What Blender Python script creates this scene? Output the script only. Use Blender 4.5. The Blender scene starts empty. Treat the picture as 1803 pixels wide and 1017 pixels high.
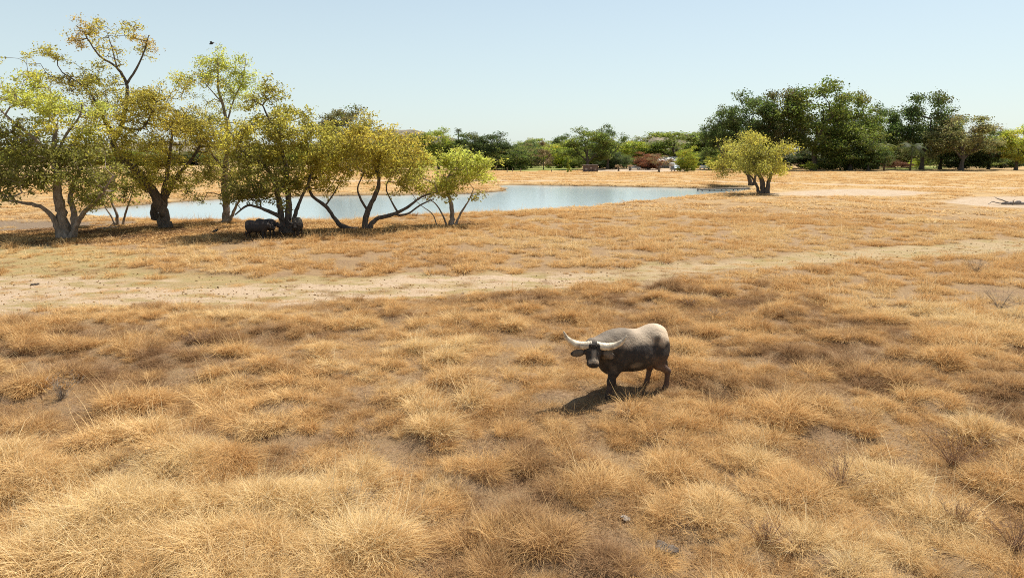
import bpy, math, random
import numpy as np
from mathutils import Vector, Matrix, Euler

random.seed(7)
RS = np.random.RandomState(11)
scene = bpy.context.scene
COL = scene.collection

# ------------------------------------------------------------------ camera, sky, sun, exposure
PITCH = math.radians(11.31)
CAM_H = 6.0
F_PX = 1202.0                       # focal length in pixels of the 1803 px wide photograph
cam_d = bpy.data.cameras.new('camera')
cam_d.sensor_width = 36.0
cam_d.lens = F_PX / 1803.0 * 36.0
cam_d.clip_start = 0.1
cam_d.clip_end = 6000.0
cam = bpy.data.objects.new('camera', cam_d)
cam.location = (0, 0, CAM_H)
cam.rotation_euler = (math.radians(90) - PITCH, 0, 0)
COL.objects.link(cam)
scene.camera = cam

SUN_EL = math.radians(59)
SUN_AZ = math.radians(43)           # clockwise from +Y (view direction) towards +X
world = bpy.data.worlds.new("World")
scene.world = world
world.use_nodes = True
wn = world.node_tree
bgn = wn.nodes['Background']
sky = wn.nodes.new('ShaderNodeTexSky')
sky.sky_type = 'NISHITA'
sky.sun_disc = False
sky.sun_elevation = SUN_EL
sky.sun_rotation = SUN_AZ
sky.altitude = 0
sky.air_density = 1.0
sky.dust_density = 0.7
sky.ozone_density = 1.0
veil = wn.nodes.new('ShaderNodeMix'); veil.data_type = 'RGBA'      # thin even dry-season haze over the blue
veil.inputs[7].default_value = (6.3, 7.4, 7.4, 1)
stc = wn.nodes.new('ShaderNodeTexCoord'); sxyz = wn.nodes.new('ShaderNodeSeparateXYZ'); smr = wn.nodes.new('ShaderNodeMapRange')
smr.interpolation_type = 'SMOOTHSTEP'                               # haze is thickest at the horizon and gone half way up
smr.inputs[1].default_value = 0.0; smr.inputs[2].default_value = 0.60; smr.inputs[3].default_value = 0.66; smr.inputs[4].default_value = 0.04
wn.links.new(stc.outputs['Generated'], sxyz.inputs[0]); wn.links.new(sxyz.outputs[2], smr.inputs[0]); wn.links.new(smr.outputs[0], veil.inputs[0])
wn.links.new(sky.outputs[0], veil.inputs[6])
wn.links.new(veil.outputs[2], bgn.inputs[0])
bgn.inputs[1].default_value = 0.08

sun_d = bpy.data.lights.new('sun', 'SUN')
sun_d.energy = 5.0
sun_d.angle = math.radians(0.5)
sun_d.color = (1.0, 0.95, 0.86)
sun = bpy.data.objects.new('sun', sun_d)
sdir = Vector((math.sin(SUN_AZ) * math.cos(SUN_EL), math.cos(SUN_AZ) * math.cos(SUN_EL), math.sin(SUN_EL)))
sun.rotation_euler = sdir.to_track_quat('Z', 'Y').to_euler()
sun.location = (40, 40, 60)
COL.objects.link(sun)

scene.render.engine = 'CYCLES'
scene.view_settings.view_transform = 'Standard'
scene.view_settings.look = 'None'
scene.view_settings.gamma = 1.0
scene.view_settings.exposure = 0.62
scene.view_settings.use_curve_mapping = False
scene.cycles.filter_width = 1.0
scene.cycles.use_denoising = False
scene.cycles.max_bounces = 6
scene.cycles.transparent_max_bounces = 4
scene.cycles.diffuse_bounces = 3
scene.cycles.glossy_bounces = 2

# ------------------------------------------------------------------ maths helpers
def ray(px, py):
    u = (px - 901.5) / F_PX
    v = (508.5 - py) / F_PX
    cp, sp = math.cos(PITCH), math.sin(PITCH)
    return (u, cp + v * sp, -sp + v * cp)

def G(px, py, z=0.0):
    """ground point seen at a pixel of the photograph"""
    d = ray(px, py)
    t = (z - CAM_H) / d[2]
    return (d[0] * t, d[1] * t)

def atY(px, py, Y):
    d = ray(px, py)
    t = Y / d[1]
    return np.array([d[0] * t, Y, CAM_H + d[2] * t])

def _hash(ix, iy, seed):
    n = (ix.astype(np.int64) * 374761393 + iy.astype(np.int64) * 668265263 + seed * 1442695041) & 0x7fffffff
    n = ((n ^ (n >> 13)) * 1274126177) & 0x7fffffff
    return ((n ^ (n >> 16)) & 0xffff) / 65535.0

def vnoise(x, y, scale, seed=0):
    x = np.asarray(x, float) / scale
    y = np.asarray(y, float) / scale
    ix, iy = np.floor(x), np.floor(y)
    fx, fy = x - ix, y - iy
    fx = fx * fx * (3 - 2 * fx); fy = fy * fy * (3 - 2 * fy)
    a = _hash(ix, iy, seed); b = _hash(ix + 1, iy, seed)
    c = _hash(ix, iy + 1, seed); d = _hash(ix + 1, iy + 1, seed)
    return (a * (1 - fx) + b * fx) * (1 - fy) + (c * (1 - fx) + d * fx) * fy

def fbm(x, y, scale, seed=0, octv=4):
    s, a, t = 0, 1.0, 0
    for o in range(octv):
        s = s + a * vnoise(x, y, scale / 2 ** o, seed + o * 17); t += a; a *= 0.5
    return s / t

def sdpoly(x, y, poly):
    """signed distance, negative inside"""
    x = np.asarray(x, float); y = np.asarray(y, float)
    P = np.array(poly)
    d = np.full(x.shape, 1e18); inside = np.zeros(x.shape, bool)
    for i in range(len(P)):
        a = P[i]; b = P[(i + 1) % len(P)]
        e = b - a
        wx, wy = x - a[0], y - a[1]
        t = np.clip((wx * e[0] + wy * e[1]) / (e @ e + 1e-12), 0, 1)
        d = np.minimum(d, (wx - t * e[0]) ** 2 + (wy - t * e[1]) ** 2)
        cond = ((a[1] > y) != (b[1] > y))
        with np.errstate(divide='ignore', invalid='ignore'):
            xi = (b[0] - a[0]) * (y - a[1]) / (b[1] - a[1] + 1e-15) + a[0]
        inside ^= cond & (x < xi)
    d = np.sqrt(d)
    return np.where(inside, -d, d)

def sstep(a, b, x):
    t = np.clip((x - a) / (b - a), 0, 1)
    return t * t * (3 - 2 * t)

# ------------------------------------------------------------------ material helpers
MATS = {}
def principled(name, base=(.5, .5, .5), rough=.8, metal=0.0, spec=0.3):
    m = bpy.data.materials.new(name); m.use_nodes = True
    b = m.node_tree.nodes['Principled BSDF']
    b.inputs['Base Color'].default_value = (*base, 1)
    b.inputs['Roughness'].default_value = rough
    b.inputs['Metallic'].default_value = metal
    b.inputs['Specular IOR Level'].default_value = spec
    MATS[name] = m
    return m, m.node_tree, b

def N(t, typ, **kw):
    n = t.nodes.new(typ)
    for k, v in kw.items():
        setattr(n, k, v)
    return n

def noisy(name, c1, c2, scale=5, rough=.8, bump=0.3, bdist=.02, detail=6, metal=0.0, spec=.3, stretch=(1, 1, 1)):
    m, t, b = principled(name, c1, rough, metal, spec)
    tc = N(t, 'ShaderNodeTexCoord'); mp = N(t, 'ShaderNodeMapping')
    mp.inputs['Scale'].default_value = stretch
    no = N(t, 'ShaderNodeTexNoise'); no.inputs['Scale'].default_value = scale; no.inputs['Detail'].default_value = detail
    cr = N(t, 'ShaderNodeValToRGB')
    cr.color_ramp.elements[0].position = .35; cr.color_ramp.elements[1].position = .68
    cr.color_ramp.elements[0].color = (*c1, 1); cr.color_ramp.elements[1].color = (*c2, 1)
    bp = N(t, 'ShaderNodeBump'); bp.inputs['Strength'].default_value = bump; bp.inputs['Distance'].default_value = bdist
    L = t.links.new
    L(tc.outputs['Object'], mp.inputs[0]); L(mp.outputs[0], no.inputs['Vector'])
    L(no.outputs['Fac'], cr.inputs[0]); L(cr.outputs[0], b.inputs['Base Color'])
    L(no.outputs['Fac'], bp.inputs['Height']); L(bp.outputs[0], b.inputs['Normal'])
    return m

# ------------------------------------------------------------------ object helpers
def mesh_from(name, V, F, mats=(), smooth=False, midx=None):
    me = bpy.data.meshes.new(name)
    V = np.asarray(V, np.float32); F = np.asarray(F, np.int32)
    k = F.shape[1]
    me.vertices.add(len(V)); me.vertices.foreach_set('co', V.ravel())
    me.loops.add(F.size); me.loops.foreach_set('vertex_index', F.ravel())
    me.polygons.add(len(F))
    me.polygons.foreach_set('loop_start', np.arange(0, F.size, k, dtype=np.int32))
    me.polygons.foreach_set('loop_total', np.full(len(F), k, np.int32))
    if smooth: me.polygons.foreach_set('use_smooth', np.ones(len(F), bool))
    for m in mats: me.materials.append(m)
    if midx is not None: me.polygons.foreach_set('material_index', np.asarray(midx, np.int32))
    me.update(calc_edges=True)
    return me

def fattr(me, name, arr, dom='POINT'):
    a = me.attributes.new(name, 'FLOAT', dom); a.data.foreach_set('value', np.asarray(arr, np.float32).ravel())

def cattr(me, name, arr):
    a = me.attributes.new(name, 'FLOAT_COLOR', 'POINT')
    arr = np.asarray(arr, np.float32)
    if arr.shape[1] == 3: arr = np.hstack([arr, np.ones((len(arr), 1), np.float32)])
    a.data.foreach_set('color', arr.ravel())

def link(name, me, parent=None, loc=(0, 0, 0), rot=(0, 0, 0)):
    o = bpy.data.objects.new(name, me)
    o.location = loc; o.rotation_euler = rot
    if parent is not None: o.parent = parent
    COL.objects.link(o)
    return o

def thing(name, label, cat, loc=(0, 0, 0), rz=0, group=None):
    o = bpy.data.objects.new(name, None); o.empty_display_size = .3
    o.location = loc; o.rotation_euler = (0, 0, rz); COL.objects.link(o)
    o['label'] = label; o['category'] = cat
    if group: o['group'] = group
    return o

def tag(o, label=None, cat=None, group=None, kind=None):
    if label: o['label'] = label
    if cat: o['category'] = cat
    if group: o['group'] = group
    if kind: o['kind'] = kind
    return o

class MB:
    """collects simple solids into one mesh"""
    def __init__(s): s.V = []; s.F = []
    def add(s, V, F):
        n = len(s.V); s.V += [tuple(v) for v in V]; s.F += [tuple(i + n for i in f) for f in F]; return s
    def box(s, c, d, rz=0, taper=1.0):
        x, y, z = [q / 2 for q in d]; V = []
        for sz in (-1, 1):
            k = 1.0 if sz < 0 else taper
            for sx, sy in ((-1, -1), (1, -1), (1, 1), (-1, 1)):
                a, b = sx * x * k, sy * y * k
                V.append((c[0] + a * math.cos(rz) - b * math.sin(rz), c[1] + a * math.sin(rz) + b * math.cos(rz), c[2] + sz * z))
        return s.add(V, [(3, 2, 1, 0), (4, 5, 6, 7), (0, 1, 5, 4), (1, 2, 6, 5), (2, 3, 7, 6), (3, 0, 4, 7)])
    def tube(s, pts, rad, n=8, cap=True):
        pts = [Vector(p) for p in pts]
        if not hasattr(rad, '__len__'): rad = [rad] * len(pts)
        V = []; F = []; up = None
        for i, p in enumerate(pts):
            d = (pts[min(i + 1, len(pts) - 1)] - pts[max(i - 1, 0)]).normalized()
            if up is None: up = Vector((0, 0, 1)) if abs(d.z) < .9 else Vector((1, 0, 0))
            a = d.cross(up).normalized(); b = a.cross(d).normalized(); up = b
            for k in range(n):
                t = 2 * math.pi * k / n
                V.append(p + (a * math.cos(t) + b * math.sin(t)) * rad[i])
        for i in range(len(pts) - 1):
            for k in range(n):
                F.append((i * n + k, i * n + (k + 1) % n, (i + 1) * n + (k + 1) % n, (i + 1) * n + k))
        if cap: F.append(tuple(range(n - 1, -1, -1))); F.append(tuple((len(pts) - 1) * n + k for k in range(n)))
        return s.add(V, F)
    def extrude(s, prof, y0, y1):
        """profile in xz, extruded along y"""
        n = len(prof)
        V = [(x, y0, z) for x, z in prof] + [(x, y1, z) for x, z in prof]
        F = [tuple(range(n - 1, -1, -1)), tuple(range(n, 2 * n))] + [(i, (i + 1) % n, n + (i + 1) % n, n + i) for i in range(n)]
        return s.add(V, F)
    def build(s, name, mat, parent=None, smooth=False, bevel=0, **kw):
        me = bpy.data.meshes.new(name); me.from_pydata(s.V, [], s.F)
        import bmesh
        bm = bmesh.new(); bm.from_mesh(me); bmesh.ops.recalc_face_normals(bm, faces=bm.faces)
        if bevel:
            bmesh.ops.bevel(bm, geom=list(bm.edges), offset=bevel, segments=2, affect='EDGES', profile=.6)
        bm.to_mesh(me); bm.free()
        me.materials.append(mat)
        if smooth:
            for p in me.polygons: p.use_smooth = True
        return link(name, me, parent, **kw)

# ------------------------------------------------------------------ layout of the land (all at ground level)
WZ = -0.30                                     # water level
pond_px = [(140, 376), (230, 385), (300, 390), (400, 389), (500, 388), (600, 389), (640, 385), (700, 381), (800, 379), (870, 375),
           (940, 371), (1000, 367), (1060, 363), (1110, 358.5), (1160, 352.5), (1215, 347.5), (1262, 343), (1305, 339.5), (1325, 336.5),
           (1308, 331.6), (1225, 331.5), (1150, 330), (1000, 327.5), (900, 326), (872, 327), (880, 330), (893, 333), (885, 337), (850, 340),
           (800, 342.5), (700, 343.5), (560, 345.5), (480, 347.5), (400, 350.5), (300, 357), (230, 363), (150, 370)]
pond = [G(a, b, WZ) for a, b in pond_px]
path_poly = [G(a, b) for a, b in [(-400, 492), (0, 486), (150, 484), (240, 492), (400, 498), (560, 492), (700, 487), (860, 486), (1000, 479), (1130, 466), (1300, 455),
             (1450, 444), (1600, 434), (1803, 421), (2300, 408), (2300, 436), (1803, 440), (1600, 455), (1450, 462), (1300, 473), (1150, 490),
             (1000, 505), (860, 520), (700, 524), (560, 531), (400, 533), (240, 541), (100, 546), (0, 549), (-400, 560)]]
olive_poly = [G(a, b) for a, b in [(-400, 425), (0, 424), (120, 425), (180, 436), (260, 452), (260, 474), (430, 484), (640, 486), (860, 478), (860, 490), (500, 500), (200, 494), (-400, 496)]]
sand_poly = [G(a, b) for a, b in [(1345, 342), (1420, 336), (1500, 334), (1560, 335), (1640, 341), (1600, 346), (1500, 347), (1400, 346)]]
pan_poly = [G(a, b) for a, b in [(1655, 356), (1690, 349), (1760, 346), (1900, 345), (2050, 350), (2050, 366), (1803, 366), (1730, 364)]]
track_poly = [G(a, b) for a, b in [(560, 319), (900, 318.4), (1050, 318.4), (1250, 319.6), (1400, 323), (1700, 330), (2000, 336), (2000, 338.5), (1700, 332.5), (1400, 324.8), (1250, 321), (1050, 320), (900, 320.2), (560, 321)]]
lot_poly = [G(a, b) for a, b in [(1040, 298), (1080, 296.5), (1170, 297.5), (1215, 299.5), (1200, 302.5), (1100, 303), (1040, 303)]]
lawnA = [G(a, b) for a, b in [(860, 297), (905, 292.5), (1000, 292.5), (1030, 297), (1000, 301), (900, 302)]]
lawnB = [G(a, b) for a, b in [(1545, 297.5), (1600, 292.5), (1680, 292.5), (1660, 297.5), (1600, 300)]]
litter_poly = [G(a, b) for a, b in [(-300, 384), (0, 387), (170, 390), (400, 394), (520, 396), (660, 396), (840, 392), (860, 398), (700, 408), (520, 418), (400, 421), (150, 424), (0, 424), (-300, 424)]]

def height(x, y):
    x = np.asarray(x, float); y = np.asarray(y, float)
    r = np.hypot(x, y)
    d = sdpoly(x, y, pond) + (fbm(x, y, 3.0, 5, 3) - .5) * 0.7
    farside = sstep(66, 80, y)
    h = (fbm(x, y, 2.6, 31, 3) - .5) * 0.30 + (fbm(x, y, 9, 77, 3) - .5) * 0.30
    dp = np.minimum(sdpoly(x, y, path_poly), sdpoly(x, y, olive_poly))
    flat = 1 - 0.85 * sstep(.6, -.6, dp)
    fade = 1 - 0.4 * sstep(60, 160, r)
    h = h * flat * fade
    h = h - 0.10 * sstep(.5, -1, dp)
    pan = sdpoly(x, y, pan_poly)
    h = h * sstep(-.5, 2.5, pan) - .18 * sstep(1.2, -1.2, pan)
    bank = sstep(0.0, 1.0, d / (2.6 - 1.5 * farside))
    near = np.clip(d / 4.0, 0, 1)
    hb = WZ + (h - WZ) * bank * (0.6 + .4 * near) + 0.12 * farside * bank
    under = WZ - np.clip(-d, 0, 4) * 0.22
    out = np.where(d > 0, hb, under)
    # the land swells very gently into low hills far away
    return out

def pathness(x, y):
    w = (fbm(x, y, 2.2, 9, 4) - .5) * 2.2
    return sstep(1.0, -.4, sdpoly(x, y, path_poly) + w * 1.15)

def oliveness(x, y):
    w = (fbm(x, y, 2.5, 19, 4) - .5) * 2.4
    return sstep(.7, -.7, sdpoly(x, y, olive_poly) + w)

# ------------------------------------------------------------------ ground sheet
def polar_sheet():
    a1 = np.linspace(-50, 50, 460)
    a0 = np.linspace(-180, -50, 40, endpoint=False); a2 = np.linspace(50, 180, 41)[1:-1]
    ang = np.radians(np.concatenate([a0, a1, a2]))
    r = np.concatenate([[0.5, 2, 4], np.geomspace(6, 300, 560), np.geomspace(310, 4500, 40)])
    A, R = np.meshgrid(ang, r)
    X = np.sin(A) * R; Y = np.cos(A) * R
    nr, na = X.shape
    i = np.arange(nr - 1)[:, None]; j = np.arange(na)[None, :]
    j2 = (j + 1) % na
    F = np.stack([i * na + j, i * na + j2, (i + 1) * na + j2, (i + 1) * na + j], -1).reshape(-1, 4)
    x, y = X.ravel(), Y.ravel()
    return x, y, F[:, ::-1]

x, y, F = polar_sheet()
z = height(x, y)
# close the centre with nothing: the first ring is half a metre wide below the camera
me = mesh_from('ground', np.stack([x, y, z], 1), F, smooth=True)
fattr(me, 'path', pathness(x, y))
fattr(me, 'olive', oliveness(x, y))
fattr(me, 'tan', np.clip(0.6 * sstep(0, 14, x + (fbm(x, y, 6, 4, 3) - .5) * 14), 0, 1))
wob = (fbm(x, y, 3, 3, 3) - .5) * 3
fattr(me, 'sand', np.maximum.reduce([sstep(1.5, -1.5, sdpoly(x, y, sand_poly) + wob), sstep(.8, -.8, sdpoly(x, y, pan_poly) + wob * .4),
                                     .75 * sstep(1.5, -1.5, sdpoly(x, y, track_poly) + wob * .6), sstep(2, -2, sdpoly(x, y, lot_poly) + wob)]))
fattr(me, 'lawn', np.maximum(sstep(3, -3, sdpoly(x, y, lawnA) + wob), sstep(3, -3, sdpoly(x, y, lawnB) + wob)))
fattr(me, 'mud', sstep(1.1, -0.2, sdpoly(x, y, pond)) )
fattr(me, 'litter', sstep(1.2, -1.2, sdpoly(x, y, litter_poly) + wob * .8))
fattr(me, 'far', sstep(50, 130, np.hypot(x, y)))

m, t, b = principled('dry_ground', rough=.95, spec=.1)
L = t.links.new
geo = N(t, 'ShaderNodeNewGeometry')
def tnoise(scale, detail=6, rough=.6, vec=None, stretch=None):
    n = N(t, 'ShaderNodeTexNoise'); n.inputs['Scale'].default_value = scale; n.inputs['Detail'].default_value = detail
    n.inputs['Roughness'].default_value = rough
    if stretch:
        mp = N(t, 'ShaderNodeMapping'); mp.inputs['Scale'].default_value = stretch
        L(geo.outputs['Position'], mp.inputs[0]); L(mp.outputs[0], n.inputs['Vector'])
    else: L(geo.outputs['Position'], n.inputs['Vector'])
    return n.outputs['Fac']
def ramp(fac, stops):
    r = N(t, 'ShaderNodeValToRGB'); e = r.color_ramp.elements
    e[0].position, e[0].color = stops[0][0], (*stops[0][1], 1)
    e[1].position, e[1].color = stops[-1][0], (*stops[-1][1], 1)
    for p, c in stops[1:-1]:
        q = e.new(p); q.color = (*c, 1)
    L(fac, r.inputs[0]); return r.outputs[0]
def mixc(f, a, bb):
    n = N(t, 'ShaderNodeMix', data_type='RGBA'); 
    if isinstance(f, float): n.inputs[0].default_value = f
    else: L(f, n.inputs[0])
    L(a, n.inputs[6]); L(bb, n.inputs[7]); return n.outputs[2]
def att(nm):
    a = N(t, 'ShaderNodeAttribute', attribute_name=nm); return a.outputs['Fac']
n1 = tnoise(1.1, 8, .65); n2 = tnoise(9, 8, .7); n3 = tnoise(.25, 5, .6); n4 = tnoise(45, 4, .7)
soil = ramp(n2, [(.3, (.14, .085, .046)), (.5, (.26, .165, .092)), (.7, (.41, .275, .155))])
straw = ramp(n4, [(.3, (.20, .125, .062)), (.55, (.34, .225, .115)), (.75, (.46, .32, .17))])
base = mixc(ramp(n1, [(.38, (0, 0, 0)), (.6, (1, 1, 1))]), soil, straw)
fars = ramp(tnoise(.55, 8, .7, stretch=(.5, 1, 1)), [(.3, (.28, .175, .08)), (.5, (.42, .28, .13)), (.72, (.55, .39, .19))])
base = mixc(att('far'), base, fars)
pinks = ramp(n2, [(.3, (.36, .25, .155)), (.5, (.47, .345, .225)), (.7, (.57, .43, .295))])
olives = mixc(ramp(n1, [(.4, (0, 0, 0)), (.62, (1, 1, 1))]), ramp(n4, [(.3, (.22, .165, .065)), (.6, (.34, .265, .115)), (.8, (.42, .33, .16))]), ramp(n4, [(.3, (.27, .18, .085)), (.6, (.42, .30, .15)), (.8, (.52, .39, .21))]))
pinks = mixc(att('tan'), pinks, olives)
pp = mixc(ramp(tnoise(.55, 8, .75, stretch=(.55, 1.3, 1)), [(.47, (0, 0, 0)), (.57, (1, 1, 1))]), pinks, olives)
base = mixc(att('olive'), base, olives)
base = mixc(att('path'), base, pp)
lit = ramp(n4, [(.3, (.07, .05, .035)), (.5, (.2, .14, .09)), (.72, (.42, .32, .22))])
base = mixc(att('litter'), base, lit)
sandc = ramp(tnoise(1.2, 8, .7, stretch=(.6, 1.4, 1)), [(.3, (.32, .23, .14)), (.5, (.43, .325, .22)), (.7, (.54, .43, .31))])
base = mixc(att('sand'), base, sandc)
lawnc = ramp(n2, [(.3, (.17, .20, .05)), (.7, (.30, .31, .09))])
base = mixc(att('lawn'), base, lawnc)
mudc = ramp(n2, [(.3, (.07, .05, .03)), (.7, (.15, .105, .06))])
base = mixc(att('mud'), base, mudc)
L(base, b.inputs['Base Color'])
bp = N(t, 'ShaderNodeBump'); bp.inputs['Strength'].default_value = .9; bp.inputs['Distance'].default_value = .05
mm = N(t, 'ShaderNodeMath', operation='ADD'); L(n2, mm.inputs[0]); L(n4, mm.inputs[1])
L(mm.outputs[0], bp.inputs['Height']); L(bp.outputs[0], b.inputs['Normal'])
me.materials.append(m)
ground = tag(link('ground', me), 'dry ground of straw, bare pink track and leaf litter', kind='structure')

# ------------------------------------------------------------------ pond water
m, t, b = principled('pond_water', (.30, .36, .36), 0.14, spec=.5)
tc = N(t, 'ShaderNodeNewGeometry'); mp = N(t, 'ShaderNodeMapping'); mp.inputs['Scale'].default_value = (1.0, 2.2, 1)
no = N(t, 'ShaderNodeTexNoise'); no.inputs['Scale'].default_value = 1.6; no.inputs['Detail'].default_value = 5
bp = N(t, 'ShaderNodeBump'); bp.inputs['Strength'].default_value = .22; bp.inputs['Distance'].default_value = .03
t.links.new(tc.outputs['Position'], mp.inputs[0]); t.links.new(mp.outputs[0], no.inputs['Vector'])
t.links.new(no.outputs['Fac'], bp.inputs['Height']); t.links.new(bp.outputs[0], b.inputs['Normal'])
PX = np.array(pond)
x0, y0 = PX.min(0) - 3; x1, y1 = PX.max(0) + 3
w = MB().add([(x0, y0, WZ), (x1, y0, WZ), (x1, y1, WZ), (x0, y1, WZ)], [(0, 1, 2, 3)]).build('pond_water', m)
tag(w, 'pale blue still pond water behind the trees', kind='structure')

# ------------------------------------------------------------------ distant hills
def hill(cx, Y, half, top, seed, label):
    n, k = 120, 14
    X = atY(cx, 280, Y)[0]
    sc = Y / F_PX
    us = np.linspace(-1, 1, n); vs = np.linspace(-1, 1, k * 2)
    U, Vv = np.meshgrid(us, vs)
    xx = X + U * half * sc; yy = Y + Vv * half * sc * .5
    topz = CAM_H + (268 - top) * sc
    zz = topz * np.clip(np.cos(U * math.pi / 2), 0, 1) ** .8 * np.clip(1 - Vv ** 2, 0, 1)
    zz += (fbm(xx, yy, 14, seed, 4) - .5) * 13 * np.clip(1 - Vv ** 2, 0, 1) - 1
    idx = np.arange(U.size).reshape(U.shape)
    F = np.stack([idx[:-1, :-1], idx[:-1, 1:], idx[1:, 1:], idx[1:, :-1]], -1).reshape(-1, 4)
    me = mesh_from('hill', np.stack([xx, yy, zz], -1).reshape(-1, 3), F, [MATS['hill_scrub']], True)
    return tag(link('hill', me), label, kind='structure')
noisy('hill_scrub', (.13, .115, .075), (.26, .21, .14), .22, .95, 1, 2.5)
hill(700, 620, 190, 232, 3, 'low brown wooded hill behind the trees left of centre')
hill(1200, 560, 190, 240, 8, 'low brown wooded hill behind the house')
hill(300, 900, 420, 252, 4, 'long faint low rise behind the left trees')
hill(950, 1100, 700, 258, 5, 'long faint low rise on the horizon')
#==SPLIT==
# ------------------------------------------------------------------ plant materials
def leaf_material(name, transl=.45, use_obj=False, spec=.2):
    m = bpy.data.materials.new(name); m.use_nodes = True; t = m.node_tree
    t.nodes.clear(); L = t.links.new
    out = N(t, 'ShaderNodeOutputMaterial')
    a = N(t, 'ShaderNodeAttribute', attribute_name='leafcol')
    col = a.outputs['Color']
    if use_obj:
        oi = N(t, 'ShaderNodeObjectInfo'); mx = N(t, 'ShaderNodeMix', data_type='RGBA', blend_type='MULTIPLY'); mx.inputs[0].default_value = 1
        L(col, mx.inputs[6]); L(oi.outputs['Color'], mx.inputs[7]); col = mx.outputs[2]
    d = N(t, 'ShaderNodeBsdfPrincipled'); d.inputs['Roughness'].default_value = .5; d.inputs['Specular IOR Level'].default_value = spec
    tr = N(t, 'ShaderNodeBsdfTranslucent')
    hs = N(t, 'ShaderNodeHueSaturation'); hs.inputs['Value'].default_value = 1.35; hs.inputs['Saturation'].default_value = 1.1
    mix = N(t, 'ShaderNodeMixShader'); mix.inputs[0].default_value = transl
    L(col, d.inputs['Base Color']); L(col, hs.inputs['Color']); L(hs.outputs[0], tr.inputs[0])
    L(d.outputs[0], mix.inputs[1]); L(tr.outputs[0], mix.inputs[2]); L(mix.outputs[0], out.inputs[0])
    MATS[name] = m; return m
leaf_material('leaves', .6, spec=.1)
leaf_material('far_leaves', .46, True, .06)
noisy('bark', (.16, .125, .095), (.36, .29, .225), 3.5, .95, .8, .06, stretch=(2, 2, .5))
noisy('dark_bark', (.07, .055, .045), (.16, .125, .095), 3.5, .95, .8, .06, stretch=(2, 2, .5))
noisy('pale_bark', (.26, .22, .18), (.46, .40, .33), 3.5, .95, .5, .04, stretch=(2, 2, .5))
noisy('dead_wood', (.16, .13, .11), (.38, .33, .28), 6, .95, .5, .03, stretch=(2, 2, 2))

LC = {'amber': (.40, .33, .080), 'rust': (.42, .31, .11), 'olive': (.33, .30, .08), 'lime': (.42, .44, .11), 'dark': (.21, .20, .06),
      'green': (.27, .26, .07), 'gold': (.42, .375, .085), 'fgreen': (.055, .08, .025), 'fdark': (.032, .05, .020), 'red': (.34, .09, .05), 'brown': (.16, .11, .06)}

def leaves_mesh(C, cols, n_per, spread, size, seed, flat=.6, hang=.3, aspect=.5):
    """many small leaf blades round every cluster centre; C (m,3), cols (m,3)"""
    rs = np.random.RandomState(seed)
    m = len(C)
    idx = np.repeat(np.arange(m), n_per)
    P = C[idx] + rs.normal(0, 1, (len(idx), 3)) * np.array([spread, spread, spread * flat])
    n = len(P)
    a = rs.uniform(0, 2 * math.pi, n); tilt = rs.normal(-hang, .55, n)
    u = np.stack([np.cos(a) * np.cos(tilt), np.sin(a) * np.cos(tilt), np.sin(tilt)], 1)
    r = rs.normal(0, 1, (n, 3)); r[:, 2] *= .4
    v = np.cross(u, r + np.array([0, 0, .9])); v /= np.linalg.norm(v, axis=1)[:, None] + 1e-9
    s = size * rs.uniform(.6, 1.45, n)[:, None]
    V = np.stack([P - u * s * .5, P + v * s * aspect * .5, P + u * s * .5, P - v * s * aspect * .5], 1).reshape(-1, 3)
    F = np.arange(4 * n).reshape(-1, 4)
    c = cols[idx] * rs.uniform(.88, 1.13, (n, 1)) * (1 + rs.normal(0, .03, (n, 3)))
    return V, F, np.repeat(np.clip(c, 0.005, .9), 4, axis=0)

def wood_segments(Pn, par, rad, sides=5):
    """one tapered prism per link, joined into one mesh"""
    ch = np.where(par >= 0)[0]
    A = Pn[par[ch]]; B = Pn[ch]; ra = rad[par[ch]]; rb = rad[ch]
    ra = np.minimum(ra, rb * 1.6)
    d = B - A; ln = np.linalg.norm(d, axis=1); ok = ln > 1e-4
    A, B, d, ra, rb, ln = A[ok], B[ok], d[ok], ra[ok], rb[ok], ln[ok]
    d = d / ln[:, None]
    ref = np.where(np.abs(d[:, 2:3]) < .9, np.array([[0, 0, 1.]]), np.array([[1., 0, 0]]))
    u = np.cross(d, ref); u /= np.linalg.norm(u, axis=1)[:, None]; v = np.cross(d, u)
    ang = np.arange(sides) * 2 * math.pi / sides
    co, si = np.cos(ang)[None, :, None], np.sin(ang)[None, :, None]
    ringA = A[:, None] + (u[:, None] * co + v[:, None] * si) * ra[:, None, None]
    ringB = (B + d * rb[:, None] * .3)[:, None] + (u[:, None] * co + v[:, None] * si) * rb[:, None, None]
    V = np.concatenate([ringA, ringB], 1).reshape(-1, 3)
    base = np.arange(len(A))[:, None] * 2 * sides
    k = np.arange(sides)[None]; k2 = (k + 1) % sides
    F = np.stack([base + k, base + k2, base + sides + k2, base + sides + k], -1).reshape(-1, 4)
    return V, F

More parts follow.
